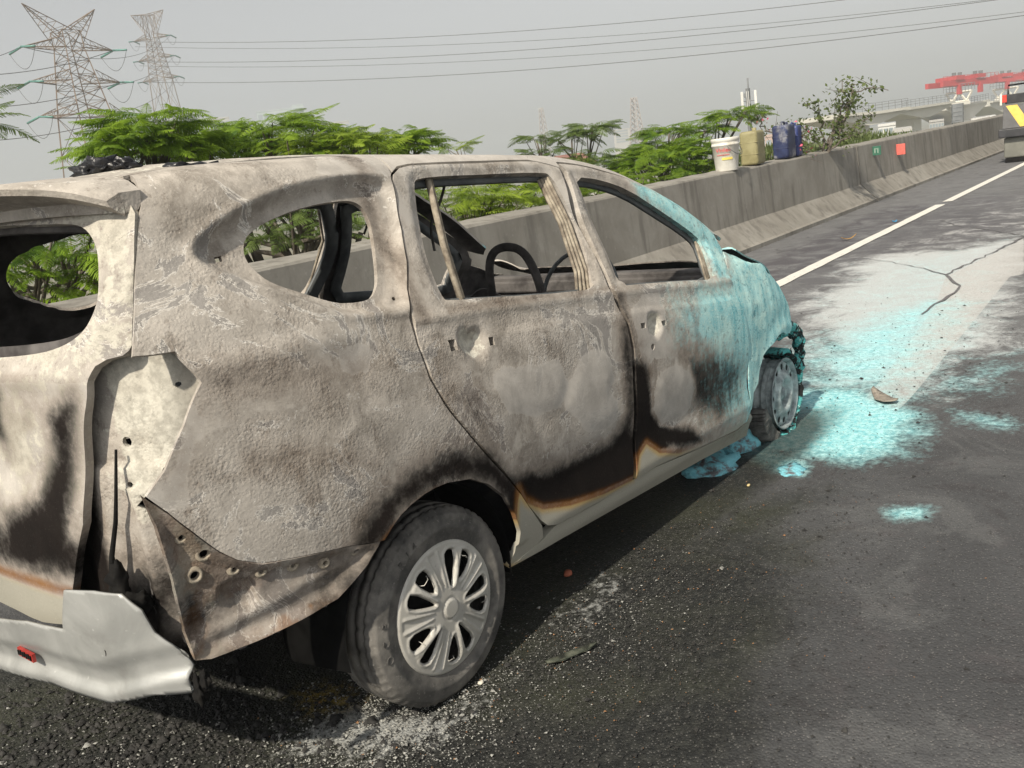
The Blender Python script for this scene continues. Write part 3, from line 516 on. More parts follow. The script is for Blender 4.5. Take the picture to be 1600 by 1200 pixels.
# doors
def d_door(V2):
    x, s = V2[:, 0], V2[:, 1]
    d = .007*np.exp(-((s-1.02)/.016)**2) + .004*sstep(.955, .945, s-.0*x) - .013*np.exp(-((s-.50)/.10)**2) + .004*np.exp(-((s-.36)/.03)**2)
    for k, dp in (('rear_handle', .018), ('front_handle', .017)):
        a = psd(V2, CH(k)); d -= dp*sstep(.004, -.035, a)*(1.0+.3*(a < -.02)) + .006*sstep(.004, -.004, a)
    for k in ('bare_rd1', 'bare_rd2', 'bare_fd1'): d += .004*sstep(.02, -.04, psd(V2, CH(k)))
    w = (psd(V2, T['rear_door_win']), psd(V2, T['front_door_win'])); ww = np.minimum(*w)
    d -= .010*sstep(.035, .0, ww)*(s > 1.06)
    d += .006*(fbm(x, s, 2.2, 5)-.5)
    return d
doors = []
for mir in (False, True):
    hh = .0115 if not mir else .03
    hr = [CH('rear_door_win', 1)] + ([square(T['holes_rd'][0], .03, .027), square(T['holes_rd'][1], .022, .02)] if not mir else [])
    hf = [CH('front_door_win', 1)] + ([square(T['holes_fd'][0], .032, .022), square(T['holes_fd'][1], .028, .026), disc(T['holes_fd'][2], .013)] if not mir else [])
    rd = side_panel('rear_door', T['rear_door'], hr, hh, d_door, .030, mirror=mir)
    fd = side_panel('front_door', T['front_door'], hf, hh, d_door, .030, mirror=mir)
    doors.append((rd, fd))
# inner window frames of the doors: a ring set inwards, its lower half the door's inner skin
def ring(name, poly, inw, out, depth, parent, mat, mir):
    A = offs(poly, inw); B = offs(poly, -out); V2, F = fill(B, [A], .03)
    Pn = S(V2[:, 0], V2[:, 1]) - SN(V2[:, 0], V2[:, 1])*depth
    if mir: Pn[:, 1] *= -1; F = F[:, ::-1].copy()
    o = mesh(name, Pn, F, mat, parent, True); md = o.modifiers.new('thickness', 'SOLIDIFY'); md.thickness = .012; md.offset = -1
    return o
for mir, (rd, fd) in zip((False, True), doors):
    ring('inner_frame', CH('rear_door_win', 1), .016, .05, .040, rd, M['innergrey'], mir)
    ring('inner_frame', CH('front_door_win', 1), .016, .04, .040, fd, M['innergrey'], mir)
    # door inner skins below the belt
    for par, x0, x1 in ((rd, .22, .98), (fd, 1.09, 1.96)):
        V2, F = fill([(x0, .36), (x1, .36), (x1, 1.0), (x0, 1.0)] if par is fd else [(.48, .36), (x1, .36), (x1, 1.0), (.08, 1.0), (.1, .88)], [], .06)
        Pn = S(V2[:, 0], V2[:, 1]) - SN(V2[:, 0], V2[:, 1])*(.085+.012*(fbm(V2[:, 0], V2[:, 1], 7, 3)))[:, None]
        if mir: Pn[:, 1] *= -1; F = F[:, ::-1].copy()
        mesh('inner_panel', Pn, F, M['innergrey'] if mir else M['inner'], par, True)
    sg = 1 if mir else -1
    def SP(x, s, dep):
        q = (S(np.array([x]), np.array([s])) - SN(np.array([x]), np.array([s]))*dep)[0]
        if mir: q[1] *= -1
        return q
    # flaking glass channels: slanted bars left standing in the window openings
    b = MB(); b.tube([SP(.335, 1.452, .03), SP(.30, 1.25, .035), SP(.27, 1.03, .04)], .010, 6); b.tube([SP(.352, 1.452, .036), SP(.317, 1.25, .04), SP(.287, 1.03, .045)], .007, 6)
    if not mir: b.build('window_channel', M['channel'], rd, True)
    for k in range(4 if not mir else 1):
        b = MB(); o_ = .010*k
        b.tube([SP(.925-o_, 1.44, .022+.006*k), SP(.962-o_, 1.30, .022+.006*k), SP(.925-o_*1.3, 1.12, .022+.006*k), SP(.885-o_*1.5, 1.02, .026+.006*k)], [.006, .007, .006, .006], 5)
        b.build('window_channel', M['channel'], rd, True)
    for k in range(3 if not mir else 0):
        b = MB(); b.tube([SP(1.845-.012*k, 1.33-.01*k, .03), SP(1.81-.012*k, 1.15, .03), SP(1.79-.012*k, 1.02, .03)], .006, 5); b.build('window_channel', M['channel'], fd, True)
# black strips added behind the door gaps to paint their shade
for ln in (T['rear_door'][:12], T['rear_door'][13:27], T['rear_door'][26:]+T['rear_door'][:1], T['front_door'][17:23]):
    q = np.array(ln); d_ = np.gradient(q, axis=0); d_ /= np.linalg.norm(d_, axis=1)[:, None]+1e-9; n_ = np.stack([-d_[:, 1], d_[:, 0]], 1); A = q+n_*.022; B_ = q-n_*.022
    X = np.concatenate([A, B_]); Pn = S(X[:, 0], X[:, 1])-SN(X[:, 0], X[:, 1])*.034; k = len(q)
    mesh('gap_shade_strip', Pn, [(i, i+1, k+i+1, k+i) for i in range(k-1)], M['void'], car)
# sills, fenders
def m_sill(x, s):
    m = side_masks(x, s); m['paint'] = np.maximum(m['paint'], .95*sstep(2.05, 1.75, x)); m['soot'] *= .3; m['cyan'] *= .3
    m['soot'] = np.maximum(m['soot'], .35*sstep(1.5, 2.0, x)); return m
for mir in (False, True):
    side_panel('sill', T['sill'], [], .02, lambda V: .008*np.exp(-((V[:, 1]-.28)/.03)**2)-.004, .05, mirror=mir, masks=m_sill)
def d_fend(V2):
    x, s = V2[:, 0], V2[:, 1]
    return .018*np.exp(-((np.hypot(x-2.52, s-.33)-.36)/.05)**2)*(s > .4)*.7 + .011*(fbm(x, s, 6, 11)-.5) + .006*(fbm(x*4, s, 7, 4)-.5)*sstep(1.98, 2.06, x)
FE = T['fender']
for mir in (False, True): side_panel('fender', FE, [], .013 if not mir else .03, d_fend, .006, mirror=mir)
# roof with the windscreen pillars: both halves in one sheet
RT = [q for q in T['rear_door'] if q[1] > 1.45 and q[0] > .16]; FT = [q for q in T['front_door'] if q[1] > 1.36]
RT = sorted(RT, key=lambda q: q[0]); FT = sorted(FT, key=lambda q: q[0])
low = [(.172, 1.463)] + [(a, b+.004) for a, b in RT if a < 1.03] + [(a, b+.004) for a, b in FT if a > 1.05]
Ro = [(-.555, 1.604), (.172, 1.604)] + low + [(2.07, 1.52), (2.04, 1.585), (1.8, 1.60), (1.5, 1.615), (1.27, 1.66), (1.21, 1.80), (1.18, 2.199), (-.60, 2.199), (-.585, 1.85)]
V2, F = fill(offs(Ro, .002), [], .022)
Pn = S(V2[:, 0], V2[:, 1]); Pn = Pn + SN(V2[:, 0], V2[:, 1])*(.010*(fbm(V2[:, 0], V2[:, 1], 3, 8)-.5))[:, None]
mk = side_masks(V2[:, 0], V2[:, 1]); mk['bare'] = np.maximum(mk['bare'], .55*(V2[:, 0] > 0)); mk['cyan'] *= sstep(1.2, 1.5, V2[:, 0]); mk['pale'] = np.maximum(mk['pale'], .5*(V2[:, 1] > 1.62)*(V2[:, 0] < .2))
P2 = Pn.copy(); P2[:, 1] *= -1; nV = len(Pn)
o = mesh('roof', np.concatenate([Pn, P2]), np.concatenate([F, F[:, ::-1]+nV]), M['burnt'], car, True)
finish(o, {k: np.concatenate([v, v]) for k, v in mk.items()}, .012)
# bonnet
V2, F = fill([(2.16, 1.5), (2.78, 1.5), (2.80, 2.199), (2.2, 2.199)], [], .03)
Pn = S(V2[:, 0], V2[:, 1]); Pn[:, 2] += .02*(fbm(V2[:, 0], V2[:, 1], 4, 6)-.5) - .003 - .08*sstep(1.53, 1.75, V2[:, 1])
P2 = Pn.copy(); P2[:, 1] *= -1; mk = side_masks(V2[:, 0], V2[:, 1]); mk['cyan'] *= sstep(1.75, 1.58, V2[:, 1]); mk['soot'] = np.maximum(mk['soot'], .6*sstep(1.58, 1.75, V2[:, 1])); nV = len(Pn)
o = mesh('bonnet', np.concatenate([Pn, P2]), np.concatenate([F, F[:, ::-1]+nV]), M['burnt'], car, True); finish(o, {k: np.concatenate([v, v*(k != 'cyan')]) for k, v in mk.items()}, .006)

# tailgate
def rear_masks(y, z):
    P = np.stack([y, z], 1); m = {k: np.zeros(len(P)) for k in ('soot', 'bare', 'rust', 'cyan', 'paint', 'pale')}
    ya = np.stack([-np.abs(y), z], 1)
    m['pale'] = np.maximum.reduce([blob(ya, T['R_white1'], .16)*.75, blob(ya, T['R_white2'], .10)*.70, .46*(z < 1.12)*(z > .75), .5*(z > 1.15)])
    m['soot'] = np.maximum.reduce([blob(ya, T['R_dark1'], .12)*.9, 1.1*(fbm(y, z, 7, 12)-.30)*(z < 1.12), .75*np.exp(-((z-.68)/.10)**2), .25*(z > 1.1)])
    m['pale'] *= 1-.6*np.exp(-((z-.68)/.10)**2)
    m['bare'] = .5*(z < 1.1)+.25
    pa = sstep(.585, .545, z+.02*(fbm(y, z, 6, 2)-.5)); m['paint'] = pa; m['soot'] *= 1-pa; m['pale'] *= 1-pa
    m['rust'] = np.exp(-((z-.585)/.022)**2)*.9
    return m
def d_gate(y, z):
    d = .010*np.exp(-((z-1.11)/.03)**2) - .012*np.exp(-((z-.9)/.08)**2)*(np.abs(y) < .6)
    w = psd(np.stack([y, z], 1), GW); return d - .012*sstep(.05, 0, w) + .012*(fbm(y, z, 4, 9)-.5)
gr = [(max(a, -.70), b) for a, b in T['R_gate'] if a < -.25]
gr = [(-.60, 1.50)] + gr + [(-.15, .462)]
Go = np.array(gr + [(-a, b) for a, b in gr[::-1]])
gw = [q for q in T['R_gate_win'] if q[0] < -.3]; GW = chaikin(np.array(gw+[(-.1, 1.148), (.1, 1.148)]+[(-a, b) for a, b in gw[::-1]]+[(.1, 1.458), (-.1, 1.458)]), 2)
V2, F = fill(np.stack([-Go[:, 0], Go[:, 1]], 1), [np.stack([-GW[:, 0], GW[:, 1]], 1)], .013)
y, z = -V2[:, 0], V2[:, 1]; Pn = np.stack([RX(y, z)-d_gate(y, z), y, z], 1)
gate = mesh('tailgate', Pn, F, M['burnt'], car, True); finish(gate, rear_masks(y, z), .022)
# its inner frame round the window
A = offs(GW, .02); B_ = offs(GW, -.07); V2, F = fill(np.stack([-B_[:, 0], B_[:, 1]], 1), [np.stack([-A[:, 0], A[:, 1]], 1)], .03)
y, z = -V2[:, 0], V2[:, 1]
o = mesh('inner_frame', np.stack([RX(y, z)+.05, y, z], 1), F, M['inner'], gate, True); md = o.modifiers.new('thickness', 'SOLIDIFY'); md.thickness = .015; md.offset = -1
# spoiler
ys = np.linspace(-.628, .628, 45); rows = []
for yv in ys:
    a = abs(yv); k_ = a/.628; zr = float(cub([0, .33, .48, .56, .628], [1.553, 1.548, 1.536, 1.520, 1.493], a)); xr = -.83+.17*k_**3; fx = -.558-.022*k_**6
    xg = float(RX(np.array([yv]), np.array([1.46]))[0]) - .014; xm = min(xr+.05, xg-.004)
    rows.append([(fx, zr), (-.66+.03*k_**3, zr-.003), (xr+.02, zr-.009), (xr, zr-.018), (xr+.006, zr-.032), (xm, zr-.046-.008*k_**4), (xg-.002, 1.486-.012*k_**3), (xg, 1.462-.015*k_**3), (min(xg+.05, fx-.012), 1.452), (fx-.004, zr-.03)])
SV = np.array([[(q[0], yv, q[1]) for q in r] for r, yv in zip(rows, ys)]); m_ = SV.shape[1]; F = []
for i in range(len(ys)-1):
    for j in range(m_): F.append((i*m_+j, i*m_+(j+1) % m_, (i+1)*m_+(j+1) % m_, (i+1)*m_+j))
F += [tuple(range(m_)), tuple(range((len(ys)-1)*m_, len(ys)*m_))[::-1]]
o = mesh('spoiler', SV.reshape(-1, 3), F, M['burnt'], car, True)
es = o.modifiers.new('split', 'EDGE_SPLIT'); es.split_angle = math.radians(32)
n_ = len(o.data.vertices)
for k, v in dict(soot=.06, bare=.25, rust=0, cyan=0, paint=0, pale=.30).items(): attr(o, k, np.full(n_, v))
bm = bmesh.new(); bm.from_mesh(o.data); bmesh.ops.recalc_face_normals(bm, faces=bm.faces); bm.to_mesh(o.data); bm.free()
# lamp pocket behind the missing tail lamp
PA = np.array([-.58, -.745]); PE = np.array([-.16, .325]); PE /= np.linalg.norm(PE); PNn = np.array([PE[1], -PE[0]])
def pocket_masks(a, z):
    m = {k: np.zeros(len(a)) for k in ('soot', 'bare', 'rust', 'cyan', 'paint', 'pale')}
    m['pale'] = np.clip(.85*sstep(.26, .12, a)*sstep(.70, .9, z) + .3, 0, 1)*sstep(.42, .25, a)
    m['soot'] = np.maximum(.95*sstep(.25, .36, a), .45*sstep(.85, .60, z)+.75*(fbm(a, z, 9, 3)-.28)); m['rust'] = .15*(fbm(a, z, 9, 4) > .55); return m  # darker towards the inner edge and lower down, with mottles
for mir in (False, True):
    PO = offs(np.array([(-a, b) for a, b in T['P_pocket']]), -.02); V2, F = fill(PO, [disc((-T['P_pk_hole'][0][0], T['P_pk_hole'][0][1]), .012), disc((-T['P_pk_hole'][2][0], T['P_pk_hole'][2][1]), .006), disc((-T['P_pk_hole'][1][0], T['P_pk_hole'][1][1]), .007)] if not mir else [], .014 if not mir else .05)
    a, z = -V2[:, 0], V2[:, 1]
    dep = .030*sstep(.27, .40, a) + .012*sstep(.05, .10, a)*(z > .9) - .02*np.exp(-((a-.19)/.02)**2)*(z < .85) + .012*(fbm(a, z, 8, 5)-.5)
    dep = dep - .045*sstep(.02, .10, a)*sstep(.44, .36, a)
    dep = dep + .014*sstep(.9, .6, z)*sstep(.16, .22, a)
    xy = PA + a[:, None]*PE + dep[:, None]*PNn*1.0
    Pn = np.stack([xy[:, 0], xy[:, 1], z], 1)
    if mir: Pn[:, 1] *= -1; F = F[:, ::-1].copy()
    o = mesh('lamp_pocket', Pn, F, M['burnt'], car, True); finish(o, pocket_masks(a, z), .012)
# bumper mount with its bosses
def m_mount(x, s):
    m = side_masks(x, s); m['soot'] = .46+.6*(fbm(x, s, 9, 2)-.4); m['rust'] = .30*(fbm(x, s, 11, 7) > .55)+.3*sstep(.56, .5, s); m['bare'] = np.zeros_like(x); m['pale'] = .25*(x < -.66)+.3*(fbm(x, s, 14, 9) > .62); m['paint'] *= 0; m['cyan'] *= 0
    return m
RC = chaikin(T['mount_rect'], 2)
def d_mount(V2): return -.022*sstep(.0, .03, -psd(V2, T['mount'])) + .012*(fbm(V2[:, 0], V2[:, 1], 9, 6)-.5) - .02*sstep(.008, -.005, psd(V2, RC)) + .008*np.exp(-((V2[:, 1]-.57-.15*(V2[:, 0]+.5))/.02)**2)
for mir in (False, True):
    mt = side_panel('bumper_mount', T['mount'], [disc(q, .007 if i not in (1, 2) else .011) for i, q in enumerate(T['bolts'])] if not mir else [], .011 if not mir else .04, d_mount, .010, mirror=mir, gap=-.002, masks=m_mount)
    if not mir:
        for i, q in enumerate(T['bolts']):
            c = (S(np.array([q[0]]), np.array([q[1]])) - SN(np.array([q[0]]), np.array([q[1]]))*.020)[0]; n = SN(np.array([q[0]]), np.array([q[1]]))[0]
            r = .007 if i not in (1, 2) else .011
            b = MB(); b.lathe([(r-.001, .004), (r, -.008), (r+.006, -.007), (r+.010, .003)], 14); o = b.build('mounting_boss', M['channel'], mt, True)
            o.rotation_euler = Vector((0, -1, 0)).rotation_difference(Vector(n)).to_euler(); o.location = c
# rear bumper, torn loose on this side
bo = [q for q in T['B_bump']]
Bo = np.array([(-.0426, .478)] + bo[1:14] + [(.127, .27), (.45, .24), (.66, .27), (.68, .40), (.4, .43), (.15, .455)])
V2, F = fill(np.stack([-Bo[:, 0], Bo[:, 1]], 1), [], .009); y, z = -V2[:, 0], V2[:, 1]
zb = np.interp(y, [-.74, -.63, -.466, -.237, .127, .66], [.40, .382, .33, .332, .27, .27]); f = z-zb
bul = cub([0, .022, .050, .075, .12, .20, .30], [.012, .014, -.004, -.002, .012, .014, .005], np.clip(f, 0, .30))
o = mesh('bumper', np.stack([RX(y, z)-.05-bul, y, z], 1), F, M['bumper'], car, True); md = o.modifiers.new('thickness', 'SOLIDIFY'); md.thickness = .006; md.offset = -1
bump = o
b = MB(); bx = float(RX(np.array([-.15]), np.array([.40]))[0])-.05-.012
RED = simple('scorched_red_reflector', (.30, .02, .015), (.42, .05, .04), 60, .4)
b.box((bx-.002, -.165, .404), (.008, .085, .022)); o = b.build('reflector', RED, bump)
for k in range(7):
    b = MB(); b.box((bx-.0075, -.198+.011*k, .404+.002*(k % 2)), (.004, .006, .012)); b.build('letter', M['black'], o)
# melted remains of the lamp wiring
def pk(a, z, dep=-.03): q = PA + a*PE + dep*PNn; return (q[0], q[1], z)
w = T['P_pk_wire']; b = MB(); b.tube([pk(a, z, -.062-.01*(i % 2)) for i, (a, z) in enumerate(w)], [.003, .004, .005, .006, .012, .018, .012, .008], 6); b.build('melted_wiring', M['black'], car, True)
def lump(name, c, r, mat, parent=None, amp=.45, seed=0, freq=3., sub=3):
    bm = bmesh.new(); bmesh.ops.create_icosphere(bm, subdivisions=sub, radius=1)
    from mathutils import noise
    for v in bm.verts:
        k = 1+amp*noise.fractal(v.co*freq*.6+Vector((seed*3.1, 0, 0)), 1, 2, 3); v.co = Vector((v.co.x*r[0]*k, v.co.y*r[1]*k, v.co.z*r[2]*k))
    me = bpy.data.meshes.new(name); bm.to_mesh(me); bm.free(); me.materials.append(mat)
    for p_ in me.polygons: p_.use_smooth = True
    o = bpy.data.objects.new(name, me); sc.collection.objects.link(o); o.location = c
    if parent: o.parent = parent
    return o
lump('melted_wiring', pk(.255, .63, -.085), (.022, .022, .05), M['black'], car, .7, 1); lump('melted_wiring', pk(.30, .50, -.10), (.016, .016, .035), M['black'], car, .7, 2)
lump('melted_wiring', pk(.22, .585, -.08), (.03, .03, .03), M['black'], car, .8, 3); lump('melted_trim', (-.735, -.755, .405), (.013, .013, .032), M['black'], car, .9, 5); lump('melted_trim', (-.725, -.765, .43), (.010, .016, .022), M['black'], car, .9, 6)

# body inside: floor, rear panel, wheel wells, firewall, cross beam, seats
b = MB(); b.box((1.22, 0, .27), (1.8, 1.40, .05)); b.box((-.15, 0, .44), (1.0, .90, .05)); b.build('floor_pan', M['void'], car)  # floor coloured near-black to paint the shade under the car
b = MB(); b.box((-.69, 0, .52), (.03, 1.20, .20)); b.build('rear_panel', M['inner'], car)
for sg in (-1, 1):
    b = MB(); b.lathe([(.33, .0), (.36, .20*1), (.345, .24)], 40, c=(-.03, 0, .315)); V = np.array(b.V); V[:, 1] = sg*(.795-V[:, 1]); V = V[:, :]
    b2 = MB(); b2.V = [tuple(v) for v in V]; b2.F = [f_ for f_ in b.F if np.mean([b.V[i][2] for i in f_]) > .27]; b2.build('wheel_well', M['void'], car, True)  # well coloured near-black for the shade inside it
    b = MB(); b.box((2.35, sg*.46, .45), (.7, .03, .5)); b.build('wheel_well', M['void'], car)
b = MB(); b.box((2.06, 0, .60), (.03, 1.36, .66)); b.build('firewall', M['inner'], car)
b = MB(); b.box((2.085, 0, .945), (.10, 1.34, .05)); b.box((2.035, 0, .915), (.02, 1.34, .06)); b.build('cowl', M['inner'], car, bevel=.012)
b = MB(); b.box((2.74, 0, .55), (.05, 1.0, .34)); b.box((2.4, 0, .55), (.5, .62, .40)); b.build('engine_block', M['black'], car)
b = MB(); b.tube([(1.72, -.70, .86), (1.70, 0, .88), (1.72, .70, .86)], .03, 8); b.build('dashboard_beam', M['innergrey'], car, True)
b = MB(); b.tube([(1.42, -.36, .95), (1.50, -.36, .92), (1.70, -.36, .86)], .018, 8); b.build('steering_column', M['innergrey'], car, True)
b = MB(); rim = [(1.42+.055*math.sin(w), -.36+.185*math.cos(w), .96+.175*math.sin(w)) for w in np.linspace(0, 2*math.pi, 33)]; b.tube(rim, .009, 6, False); b.build('steering_wheel', M['innergrey'], car, True)
def seat_frame(x, yc, w, top, lean=.12):
    b = MB(); p0 = (x, yc-w/2, .42); 
    b.tube([(x, yc-w/2, .40), (x-lean*.6, yc-w/2, top-.10), (x-lean*.8, yc-w*.40, top-.03), (x-lean*.85, yc-w*.2, top), (x-lean*.85, yc+w*.2, top), (x-lean*.8, yc+w*.40, top-.03), (x-lean*.6, yc+w/2, top-.10), (x, yc+w/2, .40)], .016, 8)
    for k in range(5): zz = .5+.08*k; b.tube([(x-.02*k, yc-w/2, zz), (x-.02*k-.02, yc, zz-.02), (x-.02*k, yc+w/2, zz)], .005, 5)
    b.box((x+.25, yc, .40), (.48, w, .05)); return b.build('seat_frame', M['inner'], car, True)
seat_frame(1.18, -.36, .44, .90); seat_frame(1.18, .36, .44, .90); seat_frame(.42, .30, .60, .86); seat_frame(-.32, 0, .9, .80)
# bare hoop of the driver's seat, seen through the rear door
b = MB(); b.tube(smooth_path([(1.12, -.155, .55), (1.10, -.16, 1.0), (1.09, -.165, 1.12), (1.095, -.19, 1.18), (1.10, -.25, 1.20), (1.10, -.33, 1.185), (1.105, -.375, 1.12), (1.12, -.40, 1.0), (1.14, -.41, .55)]), .017, 10); b.build('seat_hoop', M['inner'], car, True)

for k, q in enumerate([[(.55, -.5, 1.49), (.56, -.45, 1.40), (.52, -.42, 1.33), (.55, -.40, 1.24)], [(.9, .3, 1.50), (.92, .28, 1.38), (.88, .3, 1.30)], [(.5, .1, .86), (.6, .0, 1.02), (.72, -.05, .95), (.85, -.1, .6)], [(1.3, .2, .9), (1.38, .15, 1.02), (1.5, .1, .93), (1.6, .0, .8)], [(.2, .5, .9), (.3, .4, 1.05), (.45, .45, .98), (.5, .5, .7)]]):
    b = MB(); b.tube(smooth_path(q), .005, 5); b.build('hanging_wire', M['inner'], car, True)
# wheels
PROF = [(.176, .074), (.186, .081), (.20, .086), (.235, .0885), (.262, .084), (.276, .072), (.2825, .062), (.2835, .056), (.272, .054), (.272, .049), (.284, .047), (.2855, .026), (.2745, .024), (.2745, .018), (.286, .016), (.286, -.016), (.2745, -.018), (.2745, -.024), (.2855, -.026), (.284, -.047), (.272, -.049), (.272, -.054), (.2835, -.056), (.2825, -.062), (.276, -.072), (.268, -.079), (.2665, -.0812), (.258, -.0845), (.235, -.0885), (.232, -.0898), (.224, -.0898), (.222, -.0886), (.20, -.086), (.190, -.083), (.186, -.081), (.176, -.074)]
def grooves(k, j):
    if j in (22, 23, 24, 25) and k % 3 == 0: return -.0045
    if j in (5, 6, 7) and k % 3 == 0: return -.0045
    if j in (10, 11, 18, 19) and k % 6 == 1: return -.005
    return 0
def hub_design():
    hol = []; pairs = []
    for i in range(5):
        a0 = math.radians(66+72*i)
        def pt(r, da): return (r*math.cos(a0+math.radians(da)), r*math.sin(a0+math.radians(da)))
        hol.append([pt(.160, -4.5), pt(.166, -13), pt(.156, -23), pt(.10, -20), pt(.078, -8)][::-1])
        hol.append([pt(.162, 4.5), pt(.166, 14), pt(.152, 21), pt(.072, 15), pt(.062, 8)])
        pairs.append([pt(.176, -21), pt(.176, -9), pt(.17, 18), pt(.058, 20), pt(.052, 0), pt(.06, -19)])
    return hol, pairs
HH, HP = hub_design()
V2, HF = fill(disc((0, 0), .194, 96), [chaikin(q, 1) for q in HH], .0040); r_ = np.hypot(V2[:, 0], V2[:, 1])
rise = .016*(1-(r_/.194)**2) - .010*sstep(.186, .194, r_)
for q in HH: d_ = psd(V2, chaikin(q, 1)); rise += .0040*np.exp(-((d_-.0075)/.0028)**2) - .005*sstep(.005, .0, d_)
a_ = (np.degrees(np.arctan2(V2[:, 1], V2[:, 0]))-66+36) % 72-36; rise += .006*np.exp(-(a_/4.0)**2)*sstep(.05, .07, r_)*sstep(.17, .16, r_)
ab_ = np.abs((np.degrees(np.arctan2(V2[:, 1], V2[:, 0]))-66) % 72-36); rise += (.0045*np.exp(-((ab_-6.5)/1.5)**2) - .003*sstep(5.5, 3.5, ab_))*sstep(.06, .075, r_)*sstep(.178, .170, r_)
rise += .005*sstep(.030, .026, r_) - .003*np.exp(-((r_-.031)/.003)**2)
HV = np.stack([V2[:, 0], -.088-rise, V2[:, 1]], 1)
def wheel(loc, sg, hub=True):
    w = empty('wheel'); w.parent = car; w.location = loc
    if sg > 0: w.rotation_euler = (0, 0, math.pi)
    b = MB(); b.lathe(PROF, 168, grooves); tv = np.array(b.V); tv[:, 2] = np.maximum(tv[:, 2], -.2835+.0*tv[:, 2]); b.V = [tuple(v) for v in tv]
    b.build('tyre', M['tyre'], w, True)
    b = MB(); b.lathe([(.19, .075), (.165, .06), (.16, -.03), (.12, -.045), (.06, -.05), (.05, -.065), (.0, -.066)], 40); b.build('rim', M['black'], w, True)
    for ch, an in (('E', 168), ('C', 180), ('O', 192), ('R', 128), ('1', 120), ('4', 113)):
        a = math.radians(an); text(ch, (.235*math.cos(a), -.0895, .235*math.sin(a)), .032, M['tyre'], w, (math.pi/2, -(a+math.pi/2)-math.pi if an < 0 else -(a-math.pi/2), 0), 'sidewall_letter') if hub and sg < 0 else None
    if hub:
        o = mesh('hubcap', HV, HF, M['hub'], w, True); md = o.modifiers.new('thickness', 'SOLIDIFY'); md.thickness = .008; md.offset = -1
        for a, r1 in ((125, .135), (55, .148), (-12, .15), (-152, .13), (-98, .15)):
            a = math.radians(a); t_ = np.array([-math.sin(a), math.cos(a)]); c = np.array([math.cos(a), math.sin(a)])*r1
            b = MB(); b.tube([(c[0]-t_[0]*.018, -.088, c[1]-t_[1]*.018), (c[0]-t_[0]*.010, -.100, c[1]-t_[1]*.010), (c[0], -.103, c[1]+.003), (c[0]+t_[0]*.010, -.100, c[1]+t_[1]*.010), (c[0]+t_[0]*.018, -.088, c[1]+t_[1]*.018+.004)], .0011, 5); b.build('cable_tie', M['hub'], w)
    return w
wheel((0, -.7125, .285), -1); wheel((0, .7125, .285), 1)
def burnt_wheel(loc, sg):
    w = empty('wheel'); w.parent = car; w.location = loc; w.rotation_euler = (0, 0, math.pi if sg > 0 else math.radians(2))
    hol = [disc((.137*math.cos(2*math.pi*i/12), .137*math.sin(2*math.pi*i/12)), .0165, 12) for i in range(12)]
    V2, F = fill(disc((0, 0), .17, 60), hol, .010); r = np.hypot(V2[:, 0], V2[:, 1])
    yy = -.058 - .020*sstep(.125, .09, r) + .035*sstep(.075, .055, r) - .028*sstep(.045, .02, r) + .02*sstep(.15, .17, r)
    b = MB(); b.lathe([(0, -.004), (.15, -.004), (.15, .004), (0, .004)], 40); b.build('hole_shade_disc', M['void'], w)  # black disc added behind the wheel holes so they look shaded
    o = mesh('rim', np.stack([V2[:, 0], yy, V2[:, 1]], 1), F, M['steel'], w, True); md = o.modifiers.new('thickness', 'SOLIDIFY'); md.thickness = .004; md.offset = -1
    b = MB(); b.lathe([(.172, .03), (.174, .025), (.158, .02), (.155, 0), (.164, -.055), (.174, -.064), (.179, -.07), (.175, -.074), (.166, -.060), (.168, -.01)], 60); b.build('rim_barrel', M['steel'], w, True)
    # what is left of the tyre: slumped tread behind, crusted wire and rubber above and ahead
    def remains(name, a0, a1, mat, rr, th, seed, n=46):
        V = []; F = []; kk = .72 if name == 'tread' else 1.; prof = [(-.086*kk, 0), (-.08*kk, .5), (-.05, .9), (0, 1), (.05, .9), (.08, .5), (.084, 0), (.05, -.15), (0, -.2), (-.05, -.15)]; m = len(prof)
        for i in range(n):
            a = math.radians(a0+(a1-a0)*i/(n-1)); tap = min(1, 6*i/n, 6*(n-1-i)/n)
            for j, (py_, q) in enumerate(prof):
                g = float(fbm(np.array([i*.35]), np.array([j*.8]), 1., seed)[0])-.5
                r = rr+th*q*(.55+.45*tap)+.030*g+(.006*(1 if i % 2 else -1) if name == 'tread' and .4 < q else 0)
                V.append((max(r, .15)*math.cos(a), py_*(.8+.35*g+.2*tap)+.012*g, max(r, .15)*math.sin(a)))
        for i in range(n-1):
            for j in range(m): F.append((i*m+j, i*m+(j+1) % m, (i+1)*m+(j+1) % m, (i+1)*m+j))
        F += [tuple(range(m)), tuple(range((n-1)*m, n*m))]
        o = mesh(name, V, F, mat, w, name != 'tread'); bm = bmesh.new(); bm.from_mesh(o.data); bmesh.ops.recalc_face_normals(bm, faces=bm.faces); bm.to_mesh(o.data); bm.free(); return o
    remains('tread', 190, 262, M['rubberburn'], .195, .065, 2)
    remains('tyre_remains', -60, 92, M['crust'], .200, .034, 5)
    remains('tyre_remains', 255, 318, M['crust'], .20, .03, 8, 24)
    return w
burnt_wheel((2.525, -.695, .285), -1); burnt_wheel((2.525, .695, .285), 1)
b = MB(); b.tube([(0, -.62, .285), (0, .62, .285)], .035, 8); b.build('rear_axle', M['black'], car, True)
# torn crust over the front wheel
lump('burnt_liner', (2.50, -.735, .585), (.085, .04, .025), M['crust'], car, .6, 4); lump('burnt_liner', (2.61, -.71, .57), (.05, .04, .026), M['crust'], car, .6, 7)

